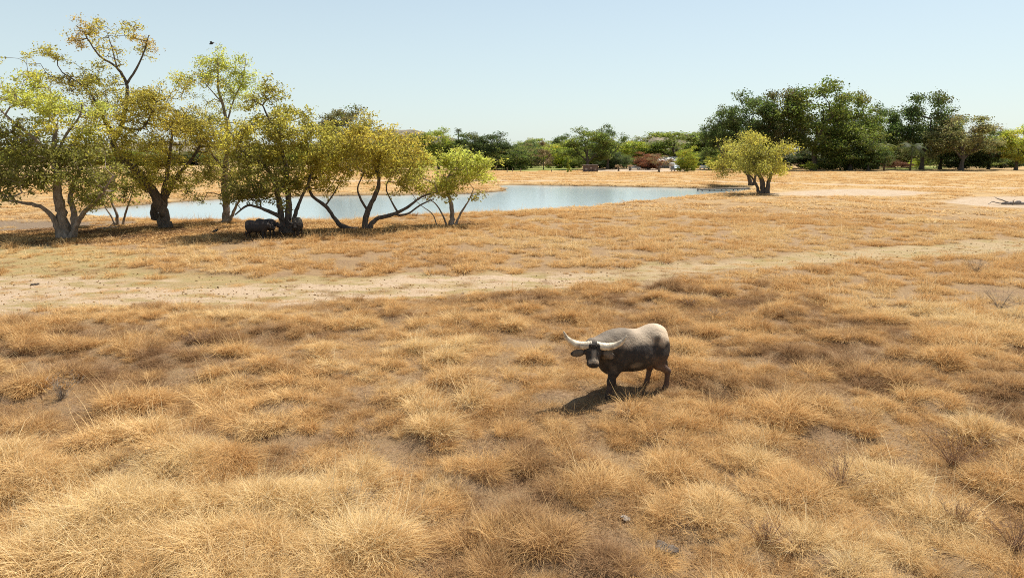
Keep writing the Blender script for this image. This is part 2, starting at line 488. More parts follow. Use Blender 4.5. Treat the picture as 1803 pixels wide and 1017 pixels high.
def limb_tube(path, rad, name, mat, parent, sides=10, seed=0, flare=False):
    """smooth tapering limb with a knobbly surface"""
    rs = np.random.RandomState(seed)
    path = np.asarray(path, float)
    # Catmull-Rom resample
    P = np.vstack([2 * path[0] - path[1], path, 2 * path[-1] - path[-2]])
    R = np.concatenate([[rad[0]], rad, [rad[-1]]])
    pts = []; rr = []
    for i in range(1, len(P) - 2):
        n = max(2, int(np.linalg.norm(P[i + 1] - P[i]) / .22))
        for q in range(n):
            s = q / n
            a, b_, c, d = P[i - 1], P[i], P[i + 1], P[i + 2]
            pts.append(.5 * ((2 * b_) + (-a + c) * s + (2 * a - 5 * b_ + 4 * c - d) * s * s + (-a + 3 * b_ - 3 * c + d) * s ** 3))
            rr.append(R[i] * (1 - s) + R[i + 1] * s)
    pts.append(path[-1]); rr.append(rad[-1])
    pts = np.array(pts); rr = np.array(rr)
    pts[1:] += rs.normal(0, .12, (len(pts) - 1, 3)) * rr[1:, None]
    if flare:
        k = np.exp(-(pts[:, 2] - pts[0, 2]) / .35); rr = rr * (1 + .55 * np.clip(k, 0, 1))
    mb = MB(); mb.tube([tuple(p) for p in pts], list(rr), sides)
    # knobbly bark
    ph = rs.uniform(0, 6, 3)
    V = np.array(mb.V); cen = np.repeat(pts, sides, 0)
    off = V - cen
    k = np.tile(np.arange(sides), len(pts)); s = np.repeat(np.arange(len(pts)), sides)
    f = 1 + .10 * np.sin(k * 2 * math.pi / sides * 3 + ph[0] + s * .15) + .06 * np.sin(s * .9 + ph[1]) + rs.normal(0, .035, len(V))
    mb.V = [tuple(q) for q in cen + off * f[:, None]]
    return mb.build(name, mat, parent, smooth=True), pts, rr

def sample_lobe(c, r, n, rs, gap, shell=.45):
    out = []
    while len(out) < n:
        d = rs.normal(0, 1, 3); d /= np.linalg.norm(d)
        q = rs.uniform(shell, 1) ** .6
        p = d * q
        if p[2] < -.75: continue
        p = p * (1 + .16 * rs.normal())
        k = rs.randint(5, 12); cc = np.array(c) + p * np.array(r); sg = .085 * (np.array(r) + min(r)) 
        for _ in range(k): out.append(cc + rs.normal(0, 1, 3) * sg * (1, 1, .55))
    out = np.array(out[:n])
    if gap > 0:
        g = fbm(out[:, 0] + out[:, 1] * .7, out[:, 2] * 1.3 + out[:, 1] * .5, (1.5 if max(r) < 6 else 2.6), int(abs(c[0]) * 7) % 97, 2)
        out = out[g > np.quantile(g, gap)]
    return out

def grow(nodes, nrad, clusters, trunkaxis, rs, seglen=.5, droop=.1):
    """connect each cluster to the nearest wood, adding curved twigs; returns nodes, parents, radii"""
    Pn = [np.array(p) for p in nodes]; par = [-1] * len(Pn); fixed = list(nrad)
    n0 = len(Pn)
    cap = n0 + len(clusters) * 8 + 10
    arr = np.zeros((cap, 3)); arr[:n0] = nodes; cnt = n0
    d0 = np.array([np.min(np.linalg.norm(arr[:n0] - c, axis=1)) for c in clusters])
    parent = np.full(cap, -1)
    for ci in np.argsort(d0):
        c = clusters[ci]
        dd = arr[:cnt] - c
        dist = np.sqrt((dd ** 2).sum(1))
        cost = dist + .55 * np.clip(dd[:, 2], 0, None) + np.where(np.arange(cnt) < n0, 0, .05)
        k = int(np.argmin(cost)); a = arr[k]; L_ = dist[k]
        steps = min(7, max(1, int(L_ / seglen)))
        prev = k
        side = rs.normal(0, .12, 3) * L_
        for s in range(1, steps + 1):
            f = s / steps
            p = a + (c - a) * f + side * math.sin(math.pi * f) + np.array([0, 0, droop * L_ * math.sin(math.pi * f)])
            arr[cnt] = p; parent[cnt] = prev; prev = cnt; cnt += 1
    arr = arr[:cnt]; parent = parent[:cnt]
    rp = np.zeros(cnt); haschild = np.zeros(cnt, bool)
    p_ = 2.3; tip = .017
    for i in range(cnt - 1, n0 - 1, -1):
        if rp[i] == 0: rp[i] = tip ** p_
        q = parent[i]
        if q >= n0: rp[q] += rp[i]
    r = rp ** (1 / p_)
    r[:n0] = nrad
    for i in range(n0, cnt):
        q = parent[i]; r[i] = min(r[i], r[q] * .9)
    return arr, parent, r, n0

def hero_tree(name, label, base_px, limbs, lobes, bark='bark', seed=1, n_leaf=32, leaf=.18, group=None, spread=.24, cat='tree'):
    """limbs: (points [(px,py,dy)], r0, r1); lobes: (px,py,rx,ry,depth_m,n,colour,gap,dy)"""
    rs = np.random.RandomState(seed)
    gx, gy = G(*base_px)
    gz = float(height(np.array([gx]), np.array([gy]))[0])
    sc = gy / F_PX * 1.0
    root = thing(name, label, cat, (gx, gy, gz), 0, group)
    O = np.array([gx, gy, gz])
    nodes = []; nr = []
    for li, (pts, r0, r1) in enumerate(limbs):
        W = []
        for q, p in enumerate(pts):
            dy = p[2] if len(p) > 2 else 0
            w = atY(p[0], p[1], gy + dy) - O
            W.append(w)
        if li == 0 or abs(pts[0][1] - base_px[1]) < 14: W[0][2] = min(W[0][2], 0) - .15
        rad = np.linspace(r0, r1, len(W))
        ob, pp, rr = limb_tube(W, rad, 'trunk' if li == 0 else 'limb', MATS[bark], root, 10, seed * 31 + li, flare=(W[0][2] < .1))
        keep = pp[:, 2] > 1.0
        st = max(1, int(.4 / .22))
        nodes += list(pp[keep][::st]); nr += list(rr[keep][::st])
        nodes.append(pp[-1]); nr.append(rr[-1])
    cl = []; cc = []
    for (px, py, rx, ry, rd, n, colr, gap, dy) in lobes:
        c = atY(px, py, gy + dy) - O
        s = (gy + dy) / F_PX
        P_ = sample_lobe(c, (rx * s * 1.04, rd * 1.08, ry * s * 1.06), int(n * 1.2), rs, min(.62, gap + .16))
        P_ = P_ + rs.normal(0, .28, P_.shape)
        P_ = P_[P_[:, 2] > .7]
        base = np.array(LC[colr])
        jit = rs.uniform(.88, 1.14, (len(P_), 1))
        alt = np.array(LC[{'amber': 'olive', 'olive': 'gold', 'lime': 'gold', 'dark': 'green', 'green': 'olive', 'gold': 'amber', 'rust': 'amber'}.get(colr, colr)])
        mixf = np.clip((fbm(P_[:, 0] + P_[:, 1], P_[:, 2] * 1.3, 1.8, seed, 2)[:, None] - .35) * 1.6, 0, .6)
        cl.append(P_); cc.append((base * (1 - mixf) + alt * mixf) * jit)
    cl = np.vstack(cl); cc = np.vstack(cc)
    arr, par, r, n0 = grow(np.array(nodes), np.array(nr), cl, None, rs, .45)
    V, F = wood_segments(arr, par, r, 5)
    link('branches', mesh_from('branches', V, F, [MATS[bark]]), root)['kind'] = 'stuff'
    V, F, c = leaves_mesh(cl, cc, n_leaf, spread, leaf, seed + 5)
    me = mesh_from('crown', V, F, [MATS['leaves']]); cattr(me, 'leafcol', c)
    link('crown', me, root)
    return root

GRP = 'trees on the near bank of the pond'
hero_tree('paperbark_tree', 'wide many-stemmed tree with dark green leaves at the left edge, thick forked pale trunk', (112, 418), [
    ([(118, 418), (110, 385, 0), (103, 345, 0), (100, 300, 0), (95, 260, .3), (100, 220, .5)], .42, .12),
    ([(106, 416, -.3), (92, 382, -.5), (70, 364, -1), (40, 357, -1.4), (5, 352, -1.6)], .2, .07),
    ([(128, 417, .2), (131, 380, .3), (124, 345, .8), (140, 300, 1.4), (150, 260, 1.8)], .24, .08),
    ([(120, 410, -.2), (142, 382, -.4), (160, 362, -.8), (180, 340, -1.2), (200, 310, -1.5)], .2, .06),
    ([(100, 300, 0), (78, 262, -.6), (50, 235, -1), (20, 212, -1.2), (-5, 188, -1.2)], .14, .05),
    ([(100, 270, .3), (118, 235, 1), (140, 205, 1.4), (145, 180, 1.5)], .1, .04)],
    [(38, 178, 62, 34, 2.2, 150, 'lime', .15, 0), (130, 205, 55, 32, 2.4, 120, 'lime', .25, .5), (95, 250, 75, 45, 3, 170, 'green', .2, .3),
     (105, 305, 85, 42, 3, 260, 'dark', .1, -.2), (20, 280, 70, 60, 2.6, 190, 'dark', .15, 0), (165, 320, 42, 50, 2.2, 130, 'green', .2, -.4),
     (55, 330, 60, 26, 2.2, 90, 'dark', .3, -.8), (150, 260, 45, 45, 2.2, 110, 'gold', .3, .5), (-40, 240, 60, 60, 2.5, 110, 'green', .2, 0)],
    'bark', 1, group=GRP)
hero_tree('paperbark_tree', 'small thin-stemmed dark tree between the leftmost tree and the tallest tree', (210, 397), [
    ([(207, 397), (205, 375), (196, 352), (199, 325), (205, 305)], .13, .04),
    ([(204, 396), (197, 383), (186, 366), (180, 350)], .09, .03),
    ([(214, 397), (222, 372), (230, 350), (236, 325)], .1, .03)],
    [(205, 318, 38, 24, 1.3, 60, 'dark', .3, 0), (230, 330, 26, 18, 1.2, 34, 'green', .3, 0), (182, 345, 24, 18, 1, 26, 'dark', .3, 0)],
    'bark', 2, group=GRP)
hero_tree('paperbark_tree', 'tallest spreading tree with golden leaves and a crooked trunk leaning left', (285, 402), [
    ([(289, 402), (286, 378), (278, 352, -.3), (258, 322, -.6), (235, 295, -.8), (212, 278, -.6), (200, 250, -.2), (212, 228, 0)], .46, .2),
    ([(274, 388, 1.2), (272, 365, 1), (282, 345, .5)], .34, .22),
    ([(286, 380, .2), (292, 345, .6), (312, 310, 1.2), (338, 280, 1.6), (356, 250, 1.8)], .26, .07),
    ([(286, 350, 0), (294, 310, -.6), (300, 265, -.9), (304, 215, -1)], .2, .06),
    ([(212, 228, 0), (222, 185, .2), (223, 148, .4), (205, 118, .3), (175, 98, 0), (150, 62, -.2)], .17, .04),
    ([(223, 148, .4), (240, 122, .8), (254, 90, 1), (262, 62, 1)], .1, .03),
    ([(205, 240, 0), (186, 215, -.6), (176, 190, -1), (150, 155, -1.4), (110, 128, -1.6)], .15, .04),
    ([(215, 225, 0), (245, 228, -.8), (262, 210, -1.2), (275, 180, -1.4)], .1, .04),
    ([(205, 118, .3), (198, 88, .8), (188, 55, 1)], .07, .02)],
    [(305, 190, 58, 48, 2.8, 260, 'amber', .12, 0), (335, 255, 48, 55, 2.8, 230, 'amber', .12, .6), (262, 240, 52, 50, 2.8, 200, 'gold', .15, -.4),
     (300, 305, 58, 40, 2.6, 190, 'gold', .2, .3), (240, 185, 38, 40, 2, 90, 'gold', .3, 0), (245, 320, 45, 40, 2.2, 110, 'green', .25, 0),
     (200, 80, 68, 45, 2.2, 110, 'amber', .55, .2), (150, 58, 30, 22, 1.4, 38, 'rust', .3, 0), (242, 66, 20, 20, 1, 30, 'rust', .4, .8),
     (120, 122, 62, 38, 2, 140, 'olive', .45, -1.2), (95, 130, 40, 30, 1.6, 60, 'amber', .35, -1.2), (180, 160, 48, 45, 2.2, 110, 'olive', .35, -.5), (190, 210, 40, 40, 2, 80, 'gold', .3, 0)],
    'dark_bark', 3, n_leaf=36, leaf=.155, group=GRP)
hero_tree('paperbark_tree', 'tall slim tree with sparse pale green top and olive lower crown, behind the black buffaloes', (398, 393), [
    ([(398, 393), (398, 366), (395, 330), (398, 290, .2), (402, 245, .3), (396, 200, .3), (384, 155, .2), (384, 108, 0)], .34, .05),
    ([(402, 388, -.1), (414, 366, -.3), (426, 347, -.6), (440, 325, -.8)], .14, .05),
    ([(397, 225, .3), (410, 180, .8), (428, 140, 1), (432, 110, 1)], .08, .03),
    ([(390, 180, .2), (368, 155, -.4), (348, 132, -.6)], .06, .02),
    ([(397, 300, .2), (372, 270, -.6), (360, 240, -1)], .12, .04)],
    [(350, 138, 34, 16, 1.3, 60, 'lime', .2, -.5), (385, 108, 26, 18, 1.5, 56, 'lime', .2, 0), (412, 132, 24, 26, 1.4, 60, 'lime', .25, .4), (430, 130, 18, 26, 1.2, 50, 'lime', .2, 1), (425, 170, 24, 24, 1.4, 50, 'lime', .25, .8),
     (385, 185, 42, 32, 1.8, 60, 'lime', .45, 0), (378, 235, 48, 42, 2.4, 170, 'olive', .2, 0), (405, 285, 50, 52, 2.5, 230, 'olive', .15, 0), (375, 320, 38, 32, 2, 90, 'green', .3, 0)],
    'bark', 4, n_leaf=36, leaf=.15, group=GRP)
hero_tree('paperbark_tree', 'several-stemmed tree with olive crown and long low dead-looking limb, black buffaloes under it', (502, 412), [
    ([(499, 412), (496, 384), (490, 350), (480, 312, -.3), (456, 284, -.6), (428, 268, -.8), (412, 240, -1)], .26, .07),
    ([(505, 412, .2), (508, 372, .2), (506, 325, .3), (500, 275, .5), (480, 225, .7), (462, 185, .8)], .28, .05),
    ([(511, 411, .1), (520, 376, .3), (530, 350, .6), (545, 318, 1), (552, 280, 1.2)], .17, .05),
    ([(500, 388, -.1), (484, 377, -.5), (460, 367, -.9), (436, 362, -1.2), (414, 378, -1.5)], .17, .05),
    ([(460, 367, -.9), (455, 348, -1.1), (440, 338, -1.3)], .06, .03)],
    [(462, 182, 30, 24, 1.4, 62, 'olive', .25, .7), (495, 228, 58, 38, 2.4, 210, 'olive', .15, .3), (440, 255, 42, 45, 2.2, 150, 'gold', .2, -.5),
     (470, 312, 62, 46, 2.6, 260, 'green', .15, -.3), (535, 262, 50, 40, 2.4, 190, 'olive', .18, .5), (542, 312, 44, 36, 2.2, 130, 'gold', .2, .8), (425, 330, 40, 28, 1.8, 90, 'dark', .2, -1)],
    'dark_bark', 5, group=GRP)
hero_tree('paperbark_tree', 'amber-crowned tree with wide low V-shaped limbs just left of the lime green tree', (632, 405), [
    ([(642, 405), (646, 376), (660, 345), (667, 315), (655, 285)], .25, .09),
    ([(628, 404), (606, 400, -.2), (590, 385, -.3), (573, 362, -.5), (550, 345, -.6), (543, 318, -.6), (560, 285, -.4)], .2, .07),
    ([(646, 404), (662, 386, .2), (690, 378, .3), (716, 366, .4), (742, 347, .5), (770, 338, .6)], .2, .05),
    ([(690, 378, .3), (716, 377, -.2), (742, 360, -.4), (764, 350, -.5)], .1, .04),
    ([(648, 372), (636, 352, -.3), (630, 332, -.5), (640, 305, -.6)], .11, .04),
    ([(700, 373, .3), (688, 352, .5), (680, 330, .6), (690, 305, .7)], .08, .03),
    ([(573, 362, -.5), (588, 340, -.2), (600, 318, 0)], .07, .03)],
    [(668, 252, 74, 32, 2.6, 260, 'amber', .1, 0), (640, 285, 62, 34, 2.4, 190, 'gold', .15, 0), (580, 262, 38, 38, 2.2, 130, 'olive', .2, -.3),
     (718, 275, 34, 32, 2, 90, 'amber', .25, .3), (690, 312, 55, 26, 2.2, 110, 'olive', .25, 0), (570, 312, 38, 26, 1.8, 80, 'gold', .25, -.4), (738, 320, 30, 18, 1.4, 46, 'olive', .35, .4)],
    'dark_bark', 6, group=GRP)
hero_tree('paperbark_tree', 'bright lime green rounded tree, rightmost of the near bank row', (793, 397), [
    ([(794, 397), (796, 372), (792, 350), (786, 322), (795, 300)], .22, .06),
    ([(800, 393), (812, 374, .2), (826, 352, .4), (834, 332, .5)], .11, .03),
    ([(788, 394), (778, 376, -.2), (766, 358, -.4), (744, 346, -.6)], .08, .03),
    ([(770, 392, -.3), (762, 378, -.4), (742, 362, -.5), (728, 350, -.5)], .05, .02)],
    [(802, 288, 44, 22, 2, 140, 'lime', .1, 0), (770, 310, 40, 28, 2, 100, 'lime', .2, 0), (834, 308, 36, 26, 1.8, 100, 'lime', .15, .2),
     (800, 328, 50, 24, 2, 100, 'olive', .25, 0), (745, 322, 26, 20, 1.4, 40, 'olive', .3, -.4)],
    'bark', 7, group=GRP)
hero_tree('paperbark_tree', 'round yellow-green tree at the far right end of the pond, in front of its twin', (1345, 342), [
    ([(1343, 342), (1341, 320), (1332, 300), (1325, 280)], .42, .12), ([(1349, 341, -.2), (1354, 318, -.3), (1362, 296, -.4), (1366, 276, -.4)], .35, .1),
    ([(1338, 341, .2), (1330, 322, .3), (1318, 305, .4)], .25, .08)],
    [(1330, 290, 34, 22, 3.2, 110, 'green', .2, 0), (1312, 252, 26, 19, 3.2, 90, 'olive', .2, 0), (1362, 262, 22, 20, 2.8, 70, 'olive', .2, 0), (1352, 298, 30, 16, 3, 60, 'olive', .2, -.5), (1335, 268, 24, 18, 3, 70, 'dark', .2, -.8), (1374, 288, 12, 20, 2, 40, 'gold', .3, 0)],
    'dark_bark', 8, n_leaf=30, leaf=.27, spread=.5)
hero_tree('paperbark_tree', 'yellow-green tree by the pond end, behind and left of the rounder one', (1320, 327), [
    ([(1322, 327), (1318, 310), (1305, 292), (1300, 270)], .4, .1), ([(1327, 327), (1330, 308), (1332, 290)], .28, .1)],
    [(1298, 262, 26, 24, 3.4, 110, 'green', .2, 0), (1280, 290, 24, 16, 3.2, 70, 'olive', .25, 0), (1318, 285, 28, 26, 3, 90, 'green', .2, 0), (1268, 303, 14, 8, 2, 24, 'olive', .3, 0)],
    'dark_bark', 9, n_leaf=30, leaf=.28, spread=.5)

# ------------------------------------------------------------------ trees of the far line: one of each kind, then copies
def proto_tree(kind, seed):
    """unit: about 10 m wide, 10 m high; returns (wood mesh, crown mesh)"""
    rs = np.random.RandomState(seed)
    lob = {
        'broad': [((0, 0, 6.8), (3.6, 3.4, 2.9), 120), ((-3, .5, 5), (2.2, 2.2, 2.2), 60), ((2.9, -.5, 5.2), (2.3, 2.2, 2.3), 60), ((.5, -1.5, 3.6), (3.6, 2.2, 1.8), 60), ((-1, 1, 8.4), (2, 2, 1.5), 40)],
        'tall': [((0, 0, 8.4), (2.4, 2.4, 1.6), 60), ((-2.2, 0, 6.6), (2.2, 2, 1.7), 52), ((2.3, .4, 7), (2.2, 2, 1.9), 52), ((3.4, 0, 5.2), (1.5, 1.5, 1.2), 30), ((-.5, -1, 4.8), (2.6, 2, 1.3), 40), ((.5, .5, 3.2), (2.2, 2, 1.2), 30)],
        'umbrella': [((0, 0, 8.3), (4.0, 3.6, 1.5), 110), ((-3, 0, 6.9), (2.3, 2.3, 1.4), 60), ((3, 0, 6.9), (2.3, 2.3, 1.4), 60), ((0, -2, 5.2), (4.6, 2.6, 1.9), 110), ((-3.6, 0, 4), (1.8, 1.8, 1.8), 44), ((3.6, 0, 4), (1.8, 1.8, 1.8), 44)],
        'dome': [((0, 0, 5.4), (4.8, 4.2, 4.3), 230), ((-2.2, -1, 3), (2.8, 2.6, 2.6), 80), ((2.4, -1, 3), (2.7, 2.6, 2.6), 80), ((0, -2, 1.6), (3.6, 2, 1.4), 50)],
        'conifer': [((0, 0, 8.6), (1.2, 1.2, 1.3), 20), ((0, 0, 6.6), (2.3, 2.3, 1.7), 44), ((0, 0, 4.6), (3.3, 3.3, 1.7), 66), ((0, 0, 2.6), (4.2, 4.2, 1.7), 80)],
        'column': [((0, 0, z_), (3.0 + .9 * math.sin(z_), 3.0, 1.3), 26) for z_ in (1, 2.4, 3.8, 5.2, 6.6)] + [((0, 0, 8.2), (2, 2, 1.6), 20)],
        'airy': [((0, 0, 8.2), (2.8, 2.6, 1.7), 44), ((-2.8, 0, 6.2), (2.2, 2.2, 2), 36), ((2.8, 0, 6.4), (2.2, 2.2, 2), 36), ((0, -1.6, 4.6), (3.8, 2.2, 1.6), 36)],
        'bush': [((0, 0, 5), (4.8, 4.2, 4.6), 130), ((-2.6, -1, 3), (2.4, 2.4, 2.8), 50), ((2.4, -1, 3.4), (2.4, 2.4, 2.8), 50)],
    }[kind]
    cl = np.vstack([sample_lobe(c, r, int(n * 1.3), rs, .12 if kind in ('dome', 'column', 'bush') else .24, .5) for c, r, n in lob])
    nodes = []; nr = []; Vs = []; Fs = []; off = 0
    top = {'bush': 3, 'dome': 4, 'column': 7, 'conifer': 8.5}.get(kind, 5)
    stems = [[(0, 0, -.3), (.05, 0, 1), (-.1, 0, 2.2), (.1, 0, top * .75), (0, 0, top)]]
    if kind in ('broad', 'tall', 'umbrella', 'airy'):
        stems += [[(0, 0, 1.9), (-1.0, .2, 3.4), (-2.2, .2, 5.0), (-2.8, .3, 6)], [(0, 0, 2.1), (1.1, -.2, 3.6), (2.1, -.2, 5.2), (2.6, 0, 6.4)], [(0, 0, 3), (.4, -.6, 5), (.2, -.6, 7)]]
    r0 = {'bush': .14, 'column': .2, 'conifer': .2}.get(kind, .36)
    for q, s in enumerate(stems):
        mb = MB(); n = len(s); rad = [r0 * (1 if q == 0 else .55) * (1 - .75 * i / (n - 1)) for i in range(n)]
        rad[0] *= 1.4 if q == 0 else 1
        mb.tube(s, rad, 7, cap=False)
        Vs += mb.V; Fs += [tuple(i + off for i in f) for f in mb.F]; off += len(mb.V)
        for i in range(n - 1):
            for f in np.linspace(0, 1, 5, endpoint=False):
                p = np.array(s[i]) * (1 - f) + np.array(s[i + 1]) * f
                if p[2] > .8: nodes.append(p); nr.append(rad[i] * .8)
    arr, par, r, n0 = grow(np.array(nodes), np.array(nr), cl, None, rs, .8, .05)
    r = r * 1.6; r[:n0] = nr
    V, F = wood_segments(arr, par, r, 4)
    V = np.vstack([np.array(Vs), V]); F = np.vstack([np.array(Fs), F + off])
    wood = mesh_from('trunk', V, F, [MATS['dark_bark']])
    base = np.ones((len(cl), 3)) * rs.uniform(.65, 1.35, (len(cl), 1)) * (1 + rs.normal(0, .07, (len(cl), 3)))
    V, F, c = leaves_mesh(cl, base * .5, {'airy': 18, 'tall': 34}.get(kind, 40), .46, .25 if kind != 'column' else .4, seed + 3, aspect=.65)
    cr = mesh_from('crown', V, F, [MATS['far_leaves']]); cattr(cr, 'leafcol', c)
    return wood, cr
PROTO = {}
for k_ in ('broad', 'tall', 'umbrella', 'dome', 'conifer', 'column', 'airy', 'bush'):
    PROTO[k_] = [proto_tree(k_, 40 + len(PROTO) * 3 + q) for q in range(2 if k_ in ('broad', 'umbrella', 'dome', 'tall') else 1)]

def ground_at(px, py, dz=0):
    gx, gy = G(px, py)
    return gx, gy, float(height(np.array([gx]), np.array([gy]))[0]) + dz
FARN = [0]
def far_tree(kind, cx, base, top, hw, colr, label, name='tree', cat='tree', deep=0, group=None, mul=1.0):
    """deep: metres pushed back from where the base pixel meets the ground"""
    gx, gy, gz = ground_at(cx, base)
    k = (gy + deep) / gy; gx *= k; gy *= k
    gz = float(height(np.array([gx]), np.array([gy]))[0])
    topz = atY(cx, top, gy)[2] - gz
    w = 1.1 * hw * gy / F_PX
    root = thing(name, label, cat, (gx, gy, gz), 0, group)
    FARN[0] += 1
    i = FARN[0]; wood, cr = PROTO[kind][i % len(PROTO[kind])]
    rz = random.uniform(0, 6.28)
    if kind in ('broad', 'tall', 'umbrella', 'airy', 'dome'): rz = random.choice((0, math.pi)) + random.uniform(-.4, .4)
    sx, sz = w / 4.6, topz / {'broad': 9.6, 'tall': 9.7, 'umbrella': 9.5, 'dome': 9.4, 'airy': 9.6, 'bush': 9.2}.get(kind, 9.7)
    for nm, me_ in (('trunk', wood), ('crown', cr)):
        o = link(nm, me_, root, rot=(0, 0, rz)); o.scale = (sx, sx if abs(rz) < 9 else sx, sz)
        c = np.array(LC[colr]) * (3.5, 3.6, 3.3) * mul
        o.color = (*c, 1)
    return root

LC.update({'f1': (.066, .084, .030), 'f2': (.105, .122, .034), 'f3': (.16, .175, .040), 'f4': (.24, .25, .052), 'f5': (.135, .125, .055), 'f6': (.048, .060, .026), 'f7': (.32, .31, .07), 'f8': (.14, .105, .06), 'red': (.19, .085, .050)})
T = far_tree
T('broad', 614, 300, 196, 50, 'f5', 'tall rounded grey-green tree rising behind the row on the near bank', mul=.7)
T('broad', 690, 300, 240, 40, 'f2', 'dark green tree hidden behind the right half of the amber crown')
T('umbrella', 560, 299, 255, 42, 'f3', 'low olive tree seen through the gap behind the near bank row')
T('broad', 738, 299, 238, 32, 'f2', 'mid green tree just left of the palm on the skyline')
T('broad', 772, 299, 231, 32, 'f3', 'green tree with the skyline palm rising behind it')
T('broad', 826, 299, 236, 36, 'f1', 'dark green tree right of the skyline palm')
T('broad', 868, 299, 238, 38, 'f6', 'broad dark tree behind the umbrella-shaped tree')
T('dome', 900, 299.5, 262, 40, 'f2', 'low umbrella-shaped dense tree with deep shade beneath, above the lime tree on the right', mul=.8)
T('airy', 921, 298, 252, 22, 'f5', 'small thin-crowned tree behind the umbrella-shaped tree')
T('conifer', 957, 299.5, 248, 19, 'f8', 'brownish conical tree standing on the green lawn')
T('dome', 935, 296, 250, 24, 'f1', 'dark tree left of the brownish conical tree')
T('dome', 985, 296.5, 252, 26, 'f4', 'light olive bushy tree right of the brownish conical tree')
T('broad', 991, 296, 240, 20, 'f1', 'dark tree top rising above the light olive tree', deep=40)
T('broad', 940, 296, 245, 28, 'f3', 'pale green tree top in the second row behind the conical tree', deep=60)
T('broad', 1034, 299.5, 231, 44, 'f2', 'large two-tone green tree behind the brown boxy shed', mul=.9)
T('tall', 1070, 298.5, 226, 30, 'f1', 'dark tree with open crown just right of the large two-tone tree')
T('dome', 1085, 298, 270, 22, 'f6', 'dark shrubbery behind the silver hatchback', deep=0)
T('broad', 1115, 297, 250, 30, 'f4', 'bright yellow-green tree behind the silver hatchback', deep=30)
T('airy', 1116, 297, 241, 12, 'f5', 'small thin tree top showing above the bright yellow-green tree', deep=60)
T('umbrella', 1190, 297, 235, 72, 'f2', 'very wide flat-topped dark tree spreading over the house', deep=26)
T('dome', 1250, 298, 262, 36, 'f2', 'green bushy tree right of the house', deep=15)
T('broad', 1235, 298, 246, 40, 'f3', 'olive tree top between the flat-topped tree and the tall dark trees', deep=40)
T('dome', 1132, 298, 277, 20, 'f6', 'dark shrub behind the red bush', deep=8)
T('dome', 1141, 299.5, 271, 23, 'red', 'reddish bougainvillea bush left of the house', 'bush', 'bush', mul=.75)
T('airy', 1160, 303.5, 271, 22, 'f8', 'thin nearly leafless tree in front of the house with a pool of shade')
T('dome', 1209, 303, 262, 17, 'f4', 'small round olive tree hiding the right half of the house', mul=.8)
T('bush', 1257, 300.5, 276, 16, 'f7', 'round pale yellow bush left of the pond end trees', 'bush', 'bush', mul=.8)
T('broad', 1272, 299, 190, 32, 'f1', 'slender dark tree at the left shoulder of the tall dark grove')
T('broad', 1316, 299, 172, 48, 'f1', 'tall dark tree behind the pair at the pond end')
T('broad', 1368, 299, 163, 42, 'f5', 'tall grey-green tree between the pond end pair and the giant fig', mul=.6)
T('broad', 1432, 300, 152, 62, 'f2', 'giant dark spreading fig tree, the highest of the far line', mul=.75)
T('broad', 1490, 299, 168, 42, 'f2', 'tall olive-dark tree right of the giant fig', mul=.9)
T('broad', 1545, 298, 192, 30, 'f1', 'dark tree stepping down right of the giant fig')
T('dome', 1497, 300.5, 233, 50, 'f2', 'large dense dome-shaped tree with black shade in front of the giant fig', mul=.8)
T('dome', 1528, 300.8, 258, 30, 'f1', 'smaller dark dome tree overlapping the large dome-shaped tree')
T('dome', 1345, 298, 262, 60, 'f6', 'dark low undergrowth tree below the tall dark grove', deep=8)
T('dome', 1440, 298.5, 262, 40, 'f6', 'dark low tree between the giant fig and the clipped bush', deep=8)
T('broad', 1622, 299, 168, 46, 'f1', 'tall open-crowned gum tree with sky showing through', mul=.9)
T('broad', 1655, 298, 220, 34, 'f5', 'lower grey tree filling under the open-crowned gum', mul=.8)
T('broad', 1692, 300.5, 207, 50, 'f5', 'wide grey-brown tree with pale straight trunk over black shade')
T('dome', 1690, 299, 240, 44, 'f6', 'black-green shrubbery behind the pale straight trunk', deep=6)
T('dome', 1590, 297, 240, 34, 'f5', 'loose olive tree behind the red flowering shrub', deep=14)
T('broad', 1740, 299, 229, 30, 'f1', 'dark green tree left of the bright trees at the right edge')
T('broad', 1752, 298, 237, 26, 'f2', 'dark tree top behind the bright trees at the right edge', deep=30)
T('broad', 1788, 300, 227, 34, 'f7', 'bright yellow-green tree at the right edge', mul=.8)
T('broad', 1836, 300, 220, 36, 'f4', 'green tree cut by the right edge of the frame')
T('bush', 1425, 300.8, 284, 11, 'f4', 'small clipped pale green bush before the dark grove', 'bush', 'bush')
T('bush', 1576, 298, 282, 22, 'red', 'dark red flowering shrub beyond the lawn', 'bush', 'bush', mul=.5)
T('bush', 1614, 297.5, 280, 13, 'f4', 'pale green shrub right of the red flowering shrub', 'bush', 'bush')
T('column', 1001, 304, 276, 5, 'f3', 'narrow columnar cypress left of the brown boxy shed', 'cypress', 'cypress')
T('dome', 1056, 298, 262, 24, 'f6', 'dark undergrowth tree right behind the brown boxy shed', deep=10)
for i_, (cx, tp, hw, cl_, lab) in enumerate([
        (20, 262, 60, 'f3', 'low pale tree on the far plain at the left edge'), (140, 266, 70, 'f5', 'low grey tree on the far plain seen behind the leftmost tree'),
        (340, 268, 60, 'f5', 'low grey-brown tree on the far plain behind the tallest tree'), (455, 266, 55, 'f5', 'low tree on the far plain behind the buffalo tree'),
        (250, 264, 60, 'f3', 'low olive tree on the far plain behind the small dark tree'), (660, 262, 50, 'f2', 'low green tree hidden behind the amber tree'), (505, 262, 40, 'f3', 'low olive tree glimpsed between the near bank crowns')]):
    T('dome', cx, 294, tp, hw, cl_, lab, deep=40)
